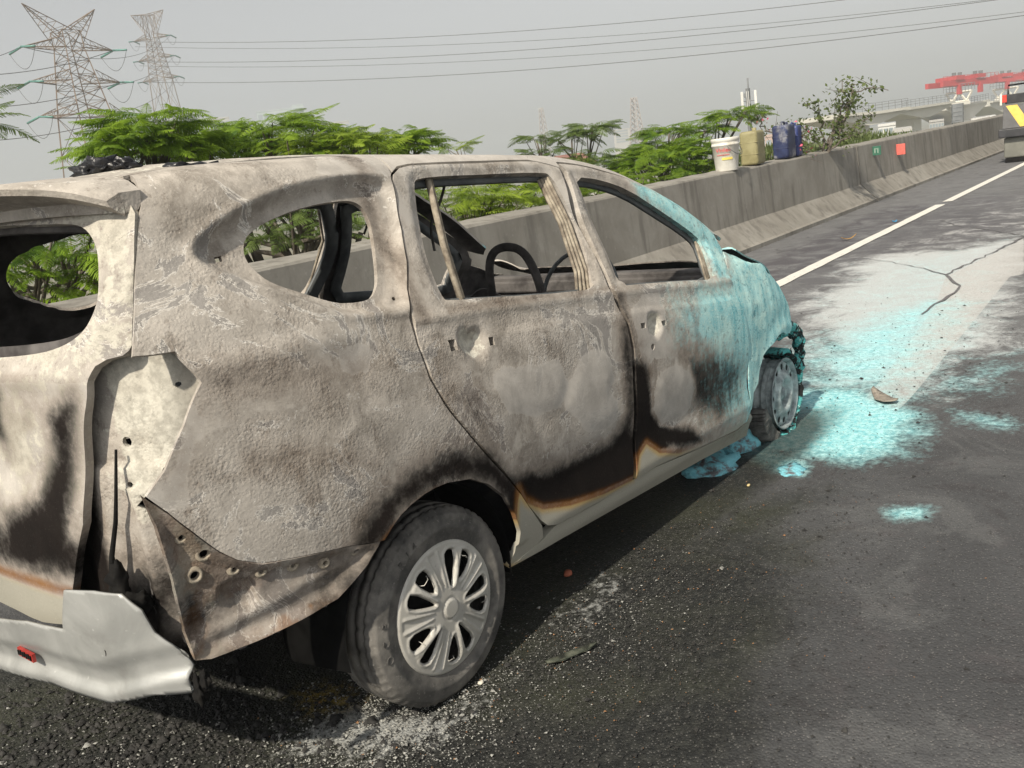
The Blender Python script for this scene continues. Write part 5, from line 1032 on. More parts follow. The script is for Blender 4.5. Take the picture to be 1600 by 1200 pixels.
def crown_mesh(name, specs, mat, parent, seed, origin):
    """specs: (centre, radius, flatness, number, scale)"""
    rg = np.random.default_rng(seed); VV = []; FF = []; base = 0
    for c, R, fl, n, sc_ in specs:
        for i in range(int(n*.72)):
            az = rg.uniform(0, 2*math.pi); el = rg.uniform(-.25, 1.0); rr = R*rg.uniform(.25, 1.)**.5
            p0 = np.array(c)+np.array([rr*math.cos(az)*math.cos(el*.9), rr*math.sin(az)*math.cos(el*.9), R*fl*math.sin(el)*rg.uniform(.7, 1.1)+rg.normal(0, R*fl*.12)])
            V, F = FR[rg.integers(0, 4)]; k = .74*sc_*rg.uniform(.7, 1.25); yw = az+rg.normal(0, .6); pt = min(.16, rg.normal(-.10, .20)+.12*(el > .6)); rl = rg.normal(0, .25)
            cy2, sy2 = math.cos(yw), math.sin(yw); cp, sp = math.cos(pt), math.sin(pt); cr, sr = math.cos(rl), math.sin(rl)
            Rz = np.array([[cy2, -sy2, 0], [sy2, cy2, 0], [0, 0, 1]]); Ry = np.array([[cp, 0, -sp], [0, 1, 0], [sp, 0, cp]]); Rx = np.array([[1, 0, 0], [0, cr, -sr], [0, sr, cr]])
            W = (V*k) @ (Rz @ Ry @ Rx).T + p0
            if (W @ RNm).min() < 2.86: continue
            VV.append(W - origin); FF.append(F+base); base += len(V)
    return mesh(name, np.concatenate(VV), np.concatenate(FF), mat, parent)
def flame_tree(base, tips, label, seed, mat=0, trunk_r=.16, group='flame trees beyond the barrier', zfork=None):
    """tips: (crown centre, radius, flatness, fronds, scale)"""
    base = np.array(base, float); base[2] = -8.5; e = empty('flame_tree', base); tag(e, label, 'tree', group); rg = random.Random(seed)
    cen = np.mean([q[0] for q in tips], 0); zl = min(q[0][2]-q[1]*.6 for q in tips); fork = np.array([base[0]*.5+cen[0]*.5, base[1]*.5+cen[1]*.5, zfork if zfork is not None else zl-1.4])
    b = MB(); b.tube([np.zeros(3), (fork-base)*.5+np.array([.12, -.1, 0]), fork-base], [trunk_r*1.2, trunk_r, trunk_r*.8], 9); b.build('trunk', BARK, e, True)
    b = MB()
    for c, R, fl, n, s_ in tips:
        c = np.array(c); mid = fork*.45+c*.55+np.array([rg.uniform(-.2, .2), rg.uniform(-.2, .2), -.25*R]); b.tube([fork-base-np.array([0, 0, .1]), mid-base, c-base-np.array([0, 0, R*fl*.4])], [trunk_r*.55, trunk_r*.3, trunk_r*.12], 7)
        for k in range(max(5, n//16)):
            a = rg.uniform(0, 6.28); el = rg.uniform(-.1, .8); tip = c+np.array([R*math.cos(a)*math.cos(el), R*math.sin(a)*math.cos(el), R*fl*math.sin(el)])*.85; s0 = mid+(c-mid)*rg.uniform(.1, 1)-np.array([0, 0, R*fl*.3])
            b.tube([s0-base, (s0+tip)/2-base+np.array([0, 0, -.08*R]), tip-base], [trunk_r*.16, trunk_r*.1, trunk_r*.04], 5, False)
    b.build('branch', BARK, e, True)
    crown_mesh('crown', tips, LEAF[mat], e, seed, base); return e
def tip(u, v, d, R, fl, n, s_=1.): return (sight(u, v, d), R, fl, n, s_)
flame_tree(sight(225, 400, 9.), [tip(235, 203, 9., .34, .55, 160, 1.15), tip(200, 228, 8.8, .30, .4, 90, 1.1), tip(285, 232, 9.2, .36, .4, 100, 1.1), tip(240, 250, 9., .5, .5, 120, 1.1)], 'bright green flame tree crown in front of the two pylons', 11, 0)
flame_tree(sight(420, 400, 10.5), [tip(415, 204, 10.5, .40, .32, 170), tip(355, 226, 10, .30, .30, 90), tip(485, 224, 10.5, .36, .30, 120), tip(335, 250, 10, .4, .4, 90), tip(430, 240, 10, .8, .4, 200)], 'broad flame tree crown in the middle of the row over the roof', 12, 0)
flame_tree(sight(615, 400, 11), [tip(618, 218, 11, .28, .30, 110), tip(648, 226, 11, .22, .26, 60), tip(600, 240, 10.8, .4, .4, 90)], 'small flame tree crown right of the yellowish fronds over the roof', 13, 0)
flame_tree(sight(540, 400, 9.6), [tip(535, 226, 9.6, .22, .7, 100, .9), tip(505, 235, 9.6, .26, .7, 60, .9), tip(560, 240, 9.6, .3, .6, 60, .9)], 'yellowish drooping crown between two darker crowns over the roof', 14, 1)
flame_tree(sight(715, 400, 12), [tip(712, 231, 12., .16, .25, 26, .8)], 'tiny flame tree sprig just showing above the car roof', 15, 1, .06)
flame_tree(sight(900, 420, 15), [tip(838, 217, 14.5, .24, .28, 44, .8), tip(893, 214, 15, .30, .28, 80, .9), tip(925, 200, 15, .28, .28, 74, .9), tip(850, 238, 14.5, .3, .25, 50, .8), tip(905, 252, 14.6, .4, .4, 70)], 'open branched flame tree rising above the front of the roof', 16, 2, .10)
flame_tree(sight(1040, 420, 15.5), [tip(1045, 205, 15.5, .36, .28, 120), tip(1100, 203, 15.6, .28, .28, 70), tip(1143, 180, 15.8, .36, .30, 130), tip(1035, 235, 15, .45, .3, 180), tip(1030, 262, 14.8, .75, .4, 380), tip(960, 262, 14.8, .5, .4, 130), tip(1080, 235, 15, .4, .4, 130), tip(1085, 270, 15, .4, .4, 100)], 'large flame tree beside the white bucket with layered crowns', 17, 0, .12)
flame_tree(sight(-20, 400, 8), [tip(-40, 152, 8, .10, .5, 16, .8), tip(-44, 196, 8, .14, .6, 30, .8)], 'flame tree fronds poking in at the left picture edge', 18, 2, .1)
# lower crowns seen through the car windows
flame_tree(sight(60, 700, 8), [tip(20, 420, 7.6, .8, .6, 260), tip(100, 410, 7.8, .7, .6, 240), tip(60, 470, 7.4, .6, .6, 120)], 'dense green crown seen through the tailgate opening', 21, 0)
flame_tree(sight(470, 700, 8.6), [tip(440, 360, 8.4, .7, .5, 160), tip(560, 340, 8.8, .7, .5, 120), tip(480, 305, 8.8, .6, .5, 100)], 'shaded crown with bare limbs seen through the rear quarter window', 22, 2, .2)
flame_tree(sight(780, 700, 10), [tip(720, 315, 10, .6, .4, 170), tip(810, 325, 10.4, .7, .35, 220), tip(690, 345, 9.6, .5, .4, 80), tip(900, 305, 11, .6, .4, 130)], 'yellow green crown seen through the rear door window', 23, 1, .14)
flame_tree(sight(960, 700, 11.5), [tip(955, 305, 11.5, .7, .4, 240), tip(1010, 300, 12, .5, .4, 120)], 'green crown seen through the front door window', 24, 0, .14)
# bougainvillea bush and low scrub on the far side of the barrier
def leafy_bush(base, stems, label, seed, nleaf, mat, flowers=0, size=.07):
    e = empty('bougainvillea_bush', base); tag(e, label, 'bush'); rg = np.random.default_rng(seed); b = MB(); pts = []; base = np.array(base)
    for st in stems:
        st = [np.array(q) for q in st]; q = [st[0]]
        for a, c in zip(st[:-1], st[1:]):
            for i in range(1, 7): q.append(a+(c-a)*i/6+rg.normal(0, .03, 3))
        b.tube([k-base for k in q], list(np.linspace(.022, .006, len(q))), 5, False); pts += q[3:]
        for _ in range(7):
            s0 = q[rg.integers(3, len(q))]; d = rg.normal(0, 1, 3); d /= np.linalg.norm(d); ln = rg.uniform(.12, .4); q2 = [s0+d*ln*i/4 for i in range(5)]; b.tube([k-base for k in q2], [.006, .005, .004, .003, .002], 4, False); pts += q2
    b.build('stem', BARK, e, True); pts = np.array(pts)
    def leaves(name, n, mt, sz, sub):
        P0 = pts[rg.integers(0, len(pts), n)]+rg.normal(0, .05, (n, 3)); V = []; F = []
        for i, p0 in enumerate(P0):
            a = rg.normal(0, 1, 3); a /= np.linalg.norm(a); c = np.cross(a, rg.normal(0, 1, 3)); c /= np.linalg.norm(c); s_ = sz*rg.uniform(.6, 1.3); m = np.cross(a, c)*.15*s_
            V += [p0-a*s_*.5, p0+c*s_*.3+m, p0+a*s_*.5, p0-c*s_*.3+m]; F.append((4*i, 4*i+1, 4*i+2, 4*i+3))
        return mesh(name, np.array(V)-base, np.array(F), mt, e)
    leaves('foliage', nleaf, mat, size, 0)
    if flowers: leaves('blossom', flowers, simple('pink_blossom', (.62, .08, .16), (.75, .16, .22), 20, .6), size*.8, 0)
    return e
BUSHL = leaf_material('small_bush_leaf', (.07, .10, .03), (.15, .19, .06))
D_ = 16.5; B0 = sight(1290, 245, D_)
leafy_bush(B0, [[B0, sight(1310, 185, D_), sight(1318, 150, D_), sight(1315, 125, D_)], [B0, sight(1325, 175, D_), sight(1335, 140, D_), sight(1390, 138, D_)], [B0, sight(1285, 190, D_), sight(1272, 160, D_)], [B0, sight(1340, 195, D_), sight(1365, 178, D_)], [B0, sight(1270, 215, D_), sight(1258, 195, D_)], [B0, sight(1300, 200, D_), sight(1345, 215, D_)], [B0, sight(1255, 235, D_), sight(1240, 210, D_)], [B0, sight(1330, 150, D_), sight(1336, 128, D_)]], 'straggly bougainvillea bush above the barrier right of the blue cans', 5, 1050, BUSHL, 0)
B1 = sight(1235, 250, 15.5)
leafy_bush(B1, [[B1, sight(1225, 225, 15.5), sight(1190, 195, 15.5), sight(1184, 188, 15.5)], [B1, sight(1252, 225, 15.5), sight(1255, 205, 15.5)], [B1, sight(1250, 240, 15.5), sight(1256, 222, 15.5)]], 'pink flowering stems between the blue cans and the bush', 6, 120, BUSHL, 36, .07)
# ground cover strip at the foot of the bush
rg = np.random.default_rng(9); n = 5200; a = rg.uniform(12.5, 22, n); q = rg.uniform(2.85, 4.4, n); base = np.array([road(x, y_, 0) for x, y_ in zip(a, q)]); base[:, 2] = .78+.20*np.sin(a*.9)*.4+rg.uniform(0, .16, n)+.12*(q-2.85); an = rg.uniform(0, 6.28, n); ln = rg.uniform(.05, .13, n)
d = np.stack([np.cos(an)*.5, np.sin(an)*.5, np.ones(n)], 1)*ln[:, None]; w = np.stack([-np.sin(an), np.cos(an), np.zeros(n)], 1)*.018
V = np.stack([base-w, base+w, base+d+w*.4, base+d-w*.4], 1).reshape(-1, 3); o = mesh('ground_cover', V, np.arange(4*n).reshape(-1, 4), BUSHL); tag(o, 'low green scrub behind the barrier under the bush', kind='stuff')
b = MB(); b.prism([road(0, 2.83, -.4), road(0, 4.6, -.4), road(0, 4.6, .95), road(0, 3.0, .78), road(0, 2.83, .72)], RD*12.3, RD*22.3); o = b.build('planter_bank', EARTH); tag(o, 'earth bank behind the barrier carrying the scrub', 'bank')

# ------------------------------------------------------------------ pylons and wires
STEEL = simple('rusty_galvanised_steel', (.13, .085, .06), (.24, .18, .13), .6, .7); INS = simple('green_glass_insulator', (.06, .20, .17), (.12, .30, .26), 3, .4); WIRE = simple('dark_wire', (.05, .05, .05), (.09, .09, .09), 1, .7)
def pylon(u, d, v_lv, half, bw, horn, label, rot, r=.075, zb=-8.5, seed=0, panels=9):
    """v_lv: picture heights of the three arm levels on the axis; half: arm half spans; bw: body widths top and bottom"""
    P0 = sight(u, v_lv[0], d); zs = [sight(u, v, d)[2] for v in v_lv]; c = np.array([P0[0], P0[1], zb]); e = empty('pylon', c); tag(e, label, 'pylon', 'lattice pylons'); e.rotation_euler = (0, 0, rot)
    ztop = zs[0]-zb; hz = [z-zb for z in zs]; hh = ztop+horn[1]
    def wdt(z): return bw[0]+(bw[1]-bw[0])*max(0, (ztop-z)/(ztop-hz[2])) if z > hz[2] else bw[1]+(bw[1]*1.0)*((hz[2]-z)/hz[2])
    L = [np.array(k) for k in ((-1, -1), (1, -1), (1, 1), (-1, 1))]
    def cor(i, z): return np.array([L[i % 4][0]*wdt(z)/2, L[i % 4][1]*wdt(z)/2, z])
    b = MB(); zz = [0]+list(np.linspace(hz[2]*.25, hz[2], 5))+list(np.linspace(hz[2], hz[0], panels))[1:]+[ztop+horn[2]]
    for i in range(4): b.tube([cor(i, 0), cor(i, hz[2]), cor(i, ztop), cor(i, ztop+horn[2])], [r*1.5, r*1.35, r*1.1, r], 4)
    for z0, z1 in zip(zz[:-1], zz[1:]):
        for i in range(4):
            b.tube([cor(i, z0), cor(i+1, z1)], r*.62, 3, False); b.tube([cor(i+1, z0), cor(i, z1)], r*.62, 3, False); b.tube([cor(i, z1), cor(i+1, z1)], r*.55, 3, False)
    b.build('lattice_body', STEEL, e); tips = []
    for lv, (z, hs) in enumerate(zip(hz, half)):
        for sg in (-1, 1):
            b = MB(); w = wdt(z)/2; T_ = np.array([0, sg*hs, z]); up_ = 1.0*hs/5
            for sx_ in (-1, 1):
                A0 = np.array([sx_*w, sg*w, z]); A1 = np.array([sx_*w, sg*w, z+up_]); b.tube([A0, T_], r*.9, 4); b.tube([A1, T_], r*.8, 4)
                for k in range(1, 4): q0 = A0+(T_-A0)*k/4; q1 = A1+(T_-A1)*k/4; b.tube([q0, q1], r*.45, 3, False); b.tube([q0, A1+(T_-A1)*(k-1)/4], r*.45, 3, False)
            for k in range(4):
                q0 = np.array([-w, sg*w, z])*(1-k/4)+T_*k/4; q1 = np.array([w, sg*w, z])*(1-k/4)+T_*k/4; q2 = np.array([w, sg*w, z])*(1-(k+1)/4)+T_*(k+1)/4; b.tube([q0, q1], r*.45, 3, False); b.tube([q0, q2], r*.45, 3, False)
            b.build('cross_arm', STEEL, e); tips.append(T_)
            for sx_ in (-1, 1):
                b = MB(); b.tube([T_, T_+np.array([sx_*2.4, 0, -.35])], r*1.9, 6); b.build('insulator', INS, e, True)
            q0 = T_+np.array([-2.4, 0, -.35]); q1 = T_+np.array([2.4, 0, -.35]); b = MB()
            b.tube([q0+(q1-q0)*k/10+np.array([0, 0, -7.6*(k/10)*(1-k/10)]) for k in range(11)], r*.5, 4, False); b.build('jumper', WIRE, e)
    for sg in (-1, 1):
        b = MB(); T_ = np.array([0, sg*horn[0], hh]); w = wdt(ztop)/2
        for sx_ in (-1, 1): b.tube([np.array([sx_*w, sg*w, ztop+horn[2]*.2]), T_], r*.85, 4); b.tube([np.array([sx_*w, -sg*w*.2, ztop+horn[2]]), T_], r*.85, 4)
        for k in range(1, 6):
            f = k/6
            for sx_ in (-1, 1):
                q0 = np.array([sx_*w, sg*w, ztop+horn[2]*.2])*(1-f)+T_*f; q1 = np.array([sx_*w, -sg*w*.2, ztop+horn[2]])*(1-f)+T_*f; b.tube([q0, q1], r*.5, 3, False); b.tube([q0, np.array([sx_*w, -sg*w*.2, ztop+horn[2]])*(1-f+1/6)+T_*(f-1/6)], r*.45, 3, False)
        b.build('earth_wire_horn', STEEL, e); tips.append(T_)
    cs, sn = math.cos(rot), math.sin(rot)
    return [c+np.array([t_[0]*cs-t_[1]*sn, t_[0]*sn+t_[1]*cs, t_[2]]) for t_ in tips]
az1 = math.atan2(*(sight(105, 75, 100)-CAM)[[1, 0]]); az2 = math.atan2(*(sight(238, 60, 100)-CAM)[[1, 0]])
t1 = pylon(108, 115, (76, 129, 183), (5.5, 5.5, 5.4), (2.2, 4.0), (4.3, 4.4, 1.8), 'near lattice power pylon with raised horns at left', az1+.6, .062, panels=6)
t2 = pylon(238, 250, (60, 92, 125), (5.0, 5.0, 5.0), (2.2, 4.0), (4.4, 6.0, 5.4), 'farther lattice power pylon with flat top behind the tree', az2-.5, .085, panels=8)
def wire(A, B_, sag, r, label):
    b = MB(); A = np.array(A); B_ = np.array(B_); b.tube([A+(B_-A)*k/24-np.array([0, 0, 4*sag*(k/24)*(1-k/24)]) for k in range(25)], r, 4, False); o = b.build('power_line', WIRE, None, True); tag(o, label, 'wire', 'power lines'); return o
wire(t2[1], sight(1760, -60, 190), 4, .055, 'topmost power line running right from the far pylon'); wire(t2[3], sight(1800, -35, 190), 4, .055, 'middle power line running right from the far pylon'); wire(t2[5], sight(1800, -5, 190), 4, .06, 'lowest power line running right from the far pylon')
wire(t2[1]+np.array([0, 0, -1.2]), sight(1780, -30, 200), 4, .045, 'second power line running right from the top arm of the far pylon'); wire(t2[3]+np.array([0, 0, -1.0]), sight(1820, -10, 200), 4, .045, 'second power line running right from the middle arm of the far pylon')
for k, nm in ((1, 'top'), (3, 'middle'), (5, 'lowest')): wire(t1[k], t2[k-1], 3, .04, f'power line from the {nm} right arm of the near pylon to the far one')
for k, v, nm in ((0, 100, 'top'), (2, 152, 'middle'), (4, 205, 'lowest')): wire(t1[k], sight(-250, v+8, 95), 1.5, .035, f'power line leaving left from the {nm} arm of the near pylon')
for k, v, nm in ((1, 92, 'top'), (3, 148, 'middle')): wire(t1[k], sight(-250, v-10, 95), 1.5, .03, f'power line crossing the near pylon at the {nm} arm towards the left')

# ------------------------------------------------------------------ masts, far buildings, houses
PALE = simple('hazy_concrete', (.40, .39, .37), (.48, .47, .45), .05, .9); GLASSB = simple('pale_glazing', (.22, .27, .30), (.30, .34, .36), .2, .4)
def mast(u, vt, vb, d, w, label, antenna=False, red=False):
    A = sight(u, vt, d); e = empty('lattice_mast', (A[0], A[1], -8.5)); tag(e, label, 'mast'); h = A[2]+8.5; b = MB(); m1 = STEEL
    L = ((-1, -1), (1, -1), (1, 1), (-1, 1)); W = lambda z: w*(1.6-1.2*z/h)/2
    for i in range(4): b.tube([(L[i][0]*W(0), L[i][1]*W(0), 0), (L[i][0]*W(h), L[i][1]*W(h), h)], w*.05, 4)
    N_ = 14
    for k in range(N_):
        z0, z1 = h*k/N_, h*(k+1)/N_
        for i in range(4):
            j = (i+1) % 4; b.tube([(L[i][0]*W(z0), L[i][1]*W(z0), z0), (L[j][0]*W(z1), L[j][1]*W(z1), z1)], w*.035, 3, False); b.tube([(L[j][0]*W(z0), L[j][1]*W(z0), z0), (L[i][0]*W(z1), L[i][1]*W(z1), z1)], w*.035, 3, False)
    b.build('lattice', simple('faded_mast_paint', (.36, .31, .29), (.46, .43, .41), .1), e); return e
mast(845, 168, 250, 420, 3.2, 'thin hazy lattice mast behind the open branched tree'); mast(990, 152, 250, 380, 4.2, 'taller hazy lattice mast left of the antenna pole')
A = sight(1168, 122, 60); e = empty('antenna_pole', (A[0], A[1], -8.5)); tag(e, 'slim grey mobile antenna pole with white panels behind the barrier', 'antenna pole'); h = A[2]+8.5
GRP = simple('grey_pole_paint', (.16, .17, .18), (.24, .25, .26), 1, .6); APN = simple('white_antenna_panel', (.60, .60, .57), (.68, .68, .65), 1, .5)
b = MB()
for dx, dy in ((.16, 0), (-.16, 0), (0, .16)): b.tube([(dx, dy, 0), (dx, dy, h-.6)], .045, 6)
b.tube([(0, 0, 0), (0, 0, h)], .05, 6); b.build('pole', GRP, e)
az = math.atan2(A[1]-CAM[1], A[0]-CAM[0])
pd = np.array([-math.sin(az), math.cos(az)])
for f in (-.40, .06, .40):
    b = MB(); b.box((pd[0]*f-.1*math.cos(az), pd[1]*f-.1*math.sin(az), h-1.35), (.10, .15, 1.15), az); b.build('antenna_panel', APN, e, bevel=.01)
    b = MB(); b.tube([(0, 0, h-1.35), (pd[0]*f-.05*math.cos(az), pd[1]*f, h-1.35)], .03, 5); b.build('bracket', GRP, e)
for k in range(4):
    b = MB(); b.box((pd[0]*.2*(k % 2), pd[1]*.2*(k % 2), h-2.2+.4*k), (.2, .2, .26), az); b.build('radio_unit', GRP, e)
def tower_block(name, u0, u1, vt, d, dep, label, floors=8, bays=6, mat=None, cat='building'):
    A = sight(u0, vt, d); B_ = sight(u1, vt, d); zt = (A[2]+B_[2])/2; w = math.hypot(B_[0]-A[0], B_[1]-A[1]); c = (A+B_)/2; rz = math.atan2(B_[1]-A[1], B_[0]-A[0])
    e = empty(name, (c[0], c[1], -8.5)); e.rotation_euler = (0, 0, rz); tag(e, label, cat); h = zt+8.5
    b = MB(); b.box((0, dep/2, h/2), (w, dep, h)); b.build('wall', mat or PALE, e); b = MB(); b.box((0, dep/2, h+.25), (w*1.02, dep*1.02, .5)); b.build('parapet', mat or PALE, e)
    fh = h/floors
    for k in range(max(0, floors-5), floors):
        for j in range(bays):
            b = MB(); b.box((-w/2+w*(j+.5)/bays, -.05, fh*(k+.55)), (w/bays*.72, .16, fh*.5)); b.build('window', GLASSB, e)
    return e
TEAL = simple('pale_teal_cladding', (.38, .44, .44), (.46, .52, .52), .1, .8)
tower_block('office_block', 321, 358, 186, 420, 14, 'small pale flat roofed block right of the pylons', 8, 5); tower_block('office_block', 400, 474, 172, 520, 18, 'pale teal office block behind the broad tree crown', 9, 8, TEAL)
tower_block('office_block', 455, 474, 165, 515, 10, 'narrow pale tower standing on the teal office block', 9, 2, TEAL); tower_block('office_block', 505, 545, 192, 450, 14, 'low hazy grey block left of the small crown', 7, 6)
tower_block('tower_block', 958, 984, 203, 520, 12, 'hazy striped high rise left of the tall mast', 16, 1); tower_block('low_shed', 1195, 1240, 212, 200, 14, 'low pinkish shed roof behind the pink flowers', 3, 4, simple('pinkish_render', (.42, .30, .25), (.5, .38, .32), .2))
# house with a faded red roof
A = sight(890, 262, 70); e = empty('house', (A[0], A[1], -8.5)); tag(e, 'house with a faded red brown roof glimpsed behind the open tree', 'house'); az = math.atan2(A[1]-CAM[1], A[0]-CAM[0]); e.rotation_euler = (0, 0, az+math.pi/2)
zt = sight(912, 238, 70)[2]+8.5
b = MB(); b.box((0, 0, (zt-.8)/2), (3.6, 3.5, zt-.8)); b.build('wall', PALE, e); b = MB(); b.prism([(-2.1, 0, zt-.8), (2.1, 0, zt-.8), (1.0, 0, zt), (-1.0, 0, zt)], (0, -2, 0), (0, 2, 0)); b.build('roof', simple('faded_red_tile', (.26, .13, .11), (.34, .18, .15), 1, .9), e)
for k in (-1, 1):
    b = MB(); b.box((k*.9, 1.78, zt-1.6), (.7, .1, .8)); b.build('window', GLASSB, e)
# low buildings under the viaduct
for i, (u0, u1, vt, d, lb, mt) in enumerate([(1372, 1412, 196, 230, 'low white roofed shed between the first two viaduct piers', simple('white_roofing', (.6, .6, .58))), (1452, 1475, 190, 250, 'low pale shed right of the second viaduct pier', PALE), (1395, 1425, 206, 160, 'long low grey roof just above the barrier top', PALE), (1515, 1556, 186, 260, 'low white shed left of the striped truck', simple('white_roofing_b', (.62, .62, .6)))]):
    tower_block('low_shed', u0, u1, vt, d, 20, lb, 3, 5, mt)

# ------------------------------------------------------------------ unfinished viaduct with red launching girders
VC = simple('pale_new_concrete', (.52, .51, .45), (.60, .58, .52), .2, .85); RG = simple('red_girder_paint', (.42, .025, .03), (.50, .05, .05), .3, .5); WT = simple('cream_steelwork', (.62, .60, .52), (.70, .68, .6), .4, .6)
def hammer(name, u_p, v_top, u_l, v_l, u_r, v_r, d, depth, pier_w, label, slope=0.):
    """a pier with its two cantilever arms; deck seen side on"""
    A = sight(u_l, v_l, d*.96); B_ = sight(u_r, v_r, d*1.04); C_ = sight(u_p, v_top, d); ax_ = B_-A; ax_[2] = 0; Lh = np.linalg.norm(ax_); ax_ /= Lh; nn = np.array([-ax_[1], ax_[0], 0])
    e = empty(name, (C_[0], C_[1], -8.5)); tag(e, label, 'viaduct', 'unfinished viaduct spans'); O = np.array([C_[0], C_[1], -8.5])
    depth *= d/1400.; pier_w *= d/100.; tipd = 6*d/1400; la = np.dot(A-C_, ax_); lb = np.dot(B_-C_, ax_); zA, zB, zC = A[2], B_[2], C_[2]
    prof = [(la, zA), (0, zC), (lb, zB), (lb, zB-tipd), (pier_w*.9, zC-depth), (-pier_w*.9, zC-depth), (la, zA-tipd)]
    b = MB(); b.prism([np.array([C_[0], C_[1], 0])+ax_*a+np.array([0, 0, z])-O for a, z in prof], nn*-1., nn*7.); b.build('deck', VC, e)
    b = MB(); b.prism([np.array([C_[0], C_[1], 0])+ax_*a+np.array([0, 0, z])-O for a, z in [(la, zA+.02), (0, zC+.02), (lb, zB+.02), (lb, zB-.45), (0, zC-.45), (la, zA-.45)]], nn*-1.9, nn*-1.05); b.build('edge_beam', VC, e)
    b = MB(); b.box((0, 0, (zC-depth+8.5)/2), (pier_w*1.6, 4.2, zC-depth+8.5), math.atan2(ax_[1], ax_[0])); o = b.build('pier', VC, e); o.location = tuple(nn*3)
    n_ = int(Lh/1.6); b = MB()
    for k in range(n_+1):
        a = la+(lb-la)*k/n_; z = np.interp(a, [la, 0, lb], [zA, zC, zB]); q = C_*[1, 1, 0]+ax_*a-nn*1.4+np.array([0, 0, z])-O; b.tube([q, q+np.array([0, 0, 1.5])], .05, 4)
    for hgt in (.6, 1.1, 1.5): b.tube([C_*[1, 1, 0]+ax_*a-nn*1.4+np.array([0, 0, z+hgt])-O for a, z in ((la, zA), (0, zC), (lb, zB))], .045, 4)
    b.build('railing', GRP, e)
    return C_, ax_, nn
hammer('viaduct_span', 1357, 176, 1290, 181, 1404, 169, 180, 17, .85, 'nearest viaduct span and pier behind the straggly bush')
hammer('viaduct_span', 1440, 165, 1402, 171, 1482, 159, 215, 16, .8, 'middle viaduct span with a square pale pier')
C3, X3, N3 = hammer('viaduct_span', 1505, 163, 1470, 166, 1534, 157, 260, 21, .75, 'far viaduct span under the red launching girder')
def girder(u0, u1, vs0, vs1, d0, d1, label, legs):
    A = sight(u0, vs0, d0); B_ = sight(u1, vs1, d1); ax_ = B_-A; L_ = np.linalg.norm(ax_); ax_ /= L_; nn = np.array([-ax_[1], ax_[0], 0]); nn /= np.linalg.norm(nn); e = empty('launching_girder', A); tag(e, label, 'launching girder', 'red launching girders')
    for off in (0, 4.):
        b = MB(); b.prism([(0, 0, 0), tuple(ax_*L_), tuple(ax_*L_+np.array([0, 0, -1.35])), tuple(np.array([0, 0, -1.2]))], nn*off, nn*(off+.9)); b.build('main_beam', RG, e)
    for f, sz in legs:
        q = ax_*L_*f; b = MB(); b.box(q+np.array([0, 0, .55])+nn*2.4, (3.2, 5.6, .9), math.atan2(ax_[1], ax_[0])); b.build('trolley', RG, e)
        for s_ in (-.9, .9):
            b = MB(); b.box(q+ax_*s_*1.2+np.array([0, 0, 1.35])+nn*.6, (.9, .9, .8), .3); b.build('winch', M['innergrey'], e)
        b = MB(); b.box(q+np.array([0, 0, -2.2]), (.9, .9, 2.2), math.atan2(ax_[1], ax_[0])); b.build('leg', RG, e)
    b = MB()
    for k in range(15): q = ax_*L_*k/14; b.tube([q, q+np.array([0, 0, 1.0])], .05, 4)
    b.tube([np.array([0, 0, 1.0]), ax_*L_+np.array([0, 0, 1.0])], .05, 4); b.build('guard_rail', RG, e); return e
girder(1474, 1560, 127, 119, 245, 262, 'nearer red launching girder with winches on the unfinished viaduct', [(.28, 1), (.66, 1)])
girder(1548, 1650, 122, 114, 300, 312, 'farther red launching girder behind the striped truck', [(.25, 1), (.58, 1)])
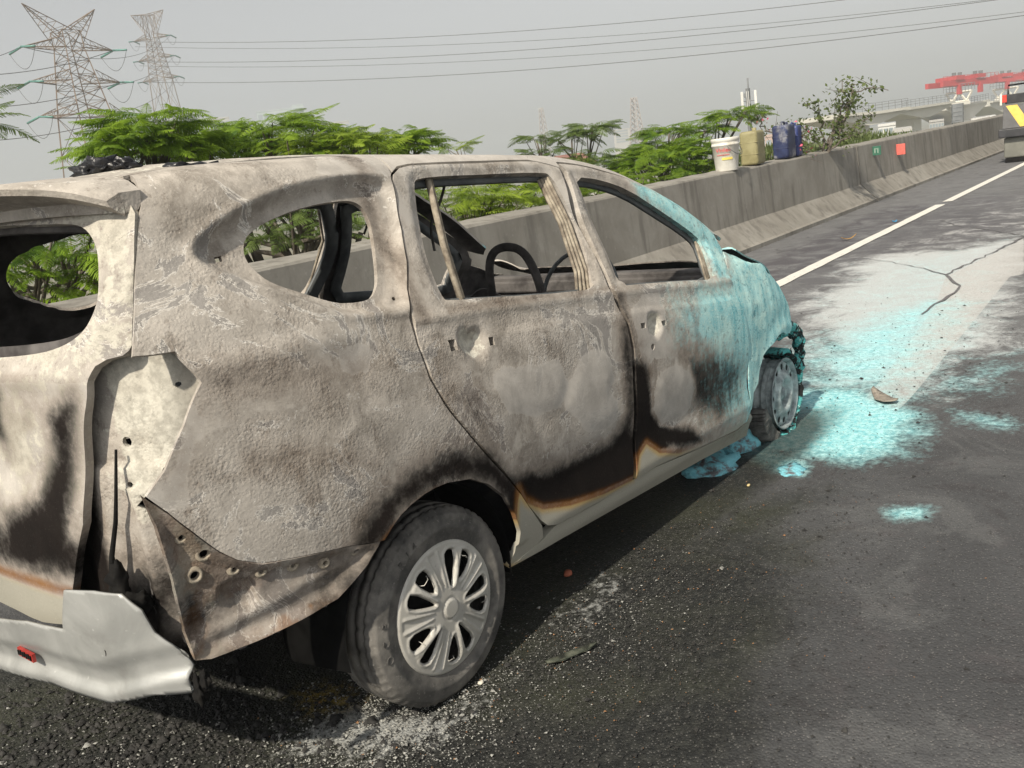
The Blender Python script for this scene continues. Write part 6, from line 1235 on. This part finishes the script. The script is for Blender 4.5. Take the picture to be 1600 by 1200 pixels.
def truss(u0, u1, vt, vb, d, label):
    A = sight(u0, vt, d); B_ = sight(u1, vt, d); C_ = sight((u0+u1)/2, vb, d); ax_ = B_-A; L_ = math.hypot(ax_[0], ax_[1]); ax_[2] = 0; ax_ /= L_; zt = (A[2]+B_[2])/2; zb = C_[2]; O = np.array([A[0], A[1], zb]); e = empty('support_truss', O); tag(e, label, 'truss', 'cream trusses under the girders'); nn = np.array([-ax_[1], ax_[0], 0]); h = zt-zb
    for off in (0, 4.5):
        b = MB(); o_ = nn*off
        b.tube([o_+np.array([0, 0, h]), o_+ax_*L_+np.array([0, 0, h])], .26, 4); b.tube([o_+ax_*L_*.12, o_+ax_*L_*.88], .26, 4)
        for a0, a1 in ((.22, .0), (.22, .5), (.78, .5), (.78, 1.)): b.tube([o_+ax_*L_*a0, o_+ax_*L_*a1+np.array([0, 0, h])], .28, 4)
        b.build('lattice', WT, e)
    b = MB(); b.box(ax_*L_*.5+nn*2.2+np.array([0, 0, -.45]), (L_*.85, 6., .7), math.atan2(ax_[1], ax_[0])); b.build('plinth', VC, e)
    b = MB()
    for k in range(11): q = ax_*L_*(-.1+1.2*k/10)-nn*.5+np.array([0, 0, h+.2]); b.tube([q, q+np.array([0, 0, 1.6])], .06, 4)
    for zz in (.8, 1.6): b.tube([ax_*L_*-.1-nn*.5+np.array([0, 0, h+.2+zz]), ax_*L_*1.1-nn*.5+np.array([0, 0, h+.2+zz])], .05, 4)
    b.build('walkway_rail', GRP, e)
truss(1478, 1519, 144, 159, 250, 'cream W shaped truss under the nearer red girder'); truss(1551, 1592, 138, 152, 305, 'cream W shaped truss under the farther red girder')
hammer('viaduct_span', 1572, 156, 1548, 158, 1610, 152, 310, 18, .7, 'farthest viaduct pier head behind the striped truck')
# grey board on posts in front of the viaduct
A = sight(1496, 162, 70); B_ = sight(1496, 191, 70); e = empty('site_board', (A[0], A[1], -8.5)); az = math.atan2(A[1]-CAM[1], A[0]-CAM[0]); e.rotation_euler = (0, 0, az+math.pi/2); tag(e, 'dark grey panel board on two posts in front of the viaduct', 'board')
b = MB(); b.box((0, 0, (A[2]+B_[2])/2+8.5), (.62, .08, A[2]-B_[2])); b.build('board', simple('slate_grey_board', (.14, .15, .16), (.20, .21, .22), 2), e)
for k in range(4):
    b = MB(); b.box((0, .05, B_[2]+8.5+(A[2]-B_[2])*(k+.6)/4.4), (.5, .04, .06)); b.build('slat', GRP, e)
for k in (-1, 1):
    b = MB(); b.tube([(k*.33, 0, 0), (k*.33, 0, A[2]+8.5)], .05, 6); b.build('post', M['innergrey'], e)

# ------------------------------------------------------------------ smoggy air
HZ = True
if HZ:
    t = NT('smog'); v = t.n('ShaderNodeVolumePrincipled'); v.inputs['Color'].default_value = (.84, .89, .94, 1); v.inputs['Density'].default_value = .0013; v.inputs['Anisotropy'].default_value = .25
    t.t.links.new(v.outputs[0], t.out.inputs['Volume'])
    b = MB(); b.box((0, 0, 24), (2900, 2900, 68)); o = b.build('haze', t.m); tag(o, 'pale smog over the whole place', kind='stuff')
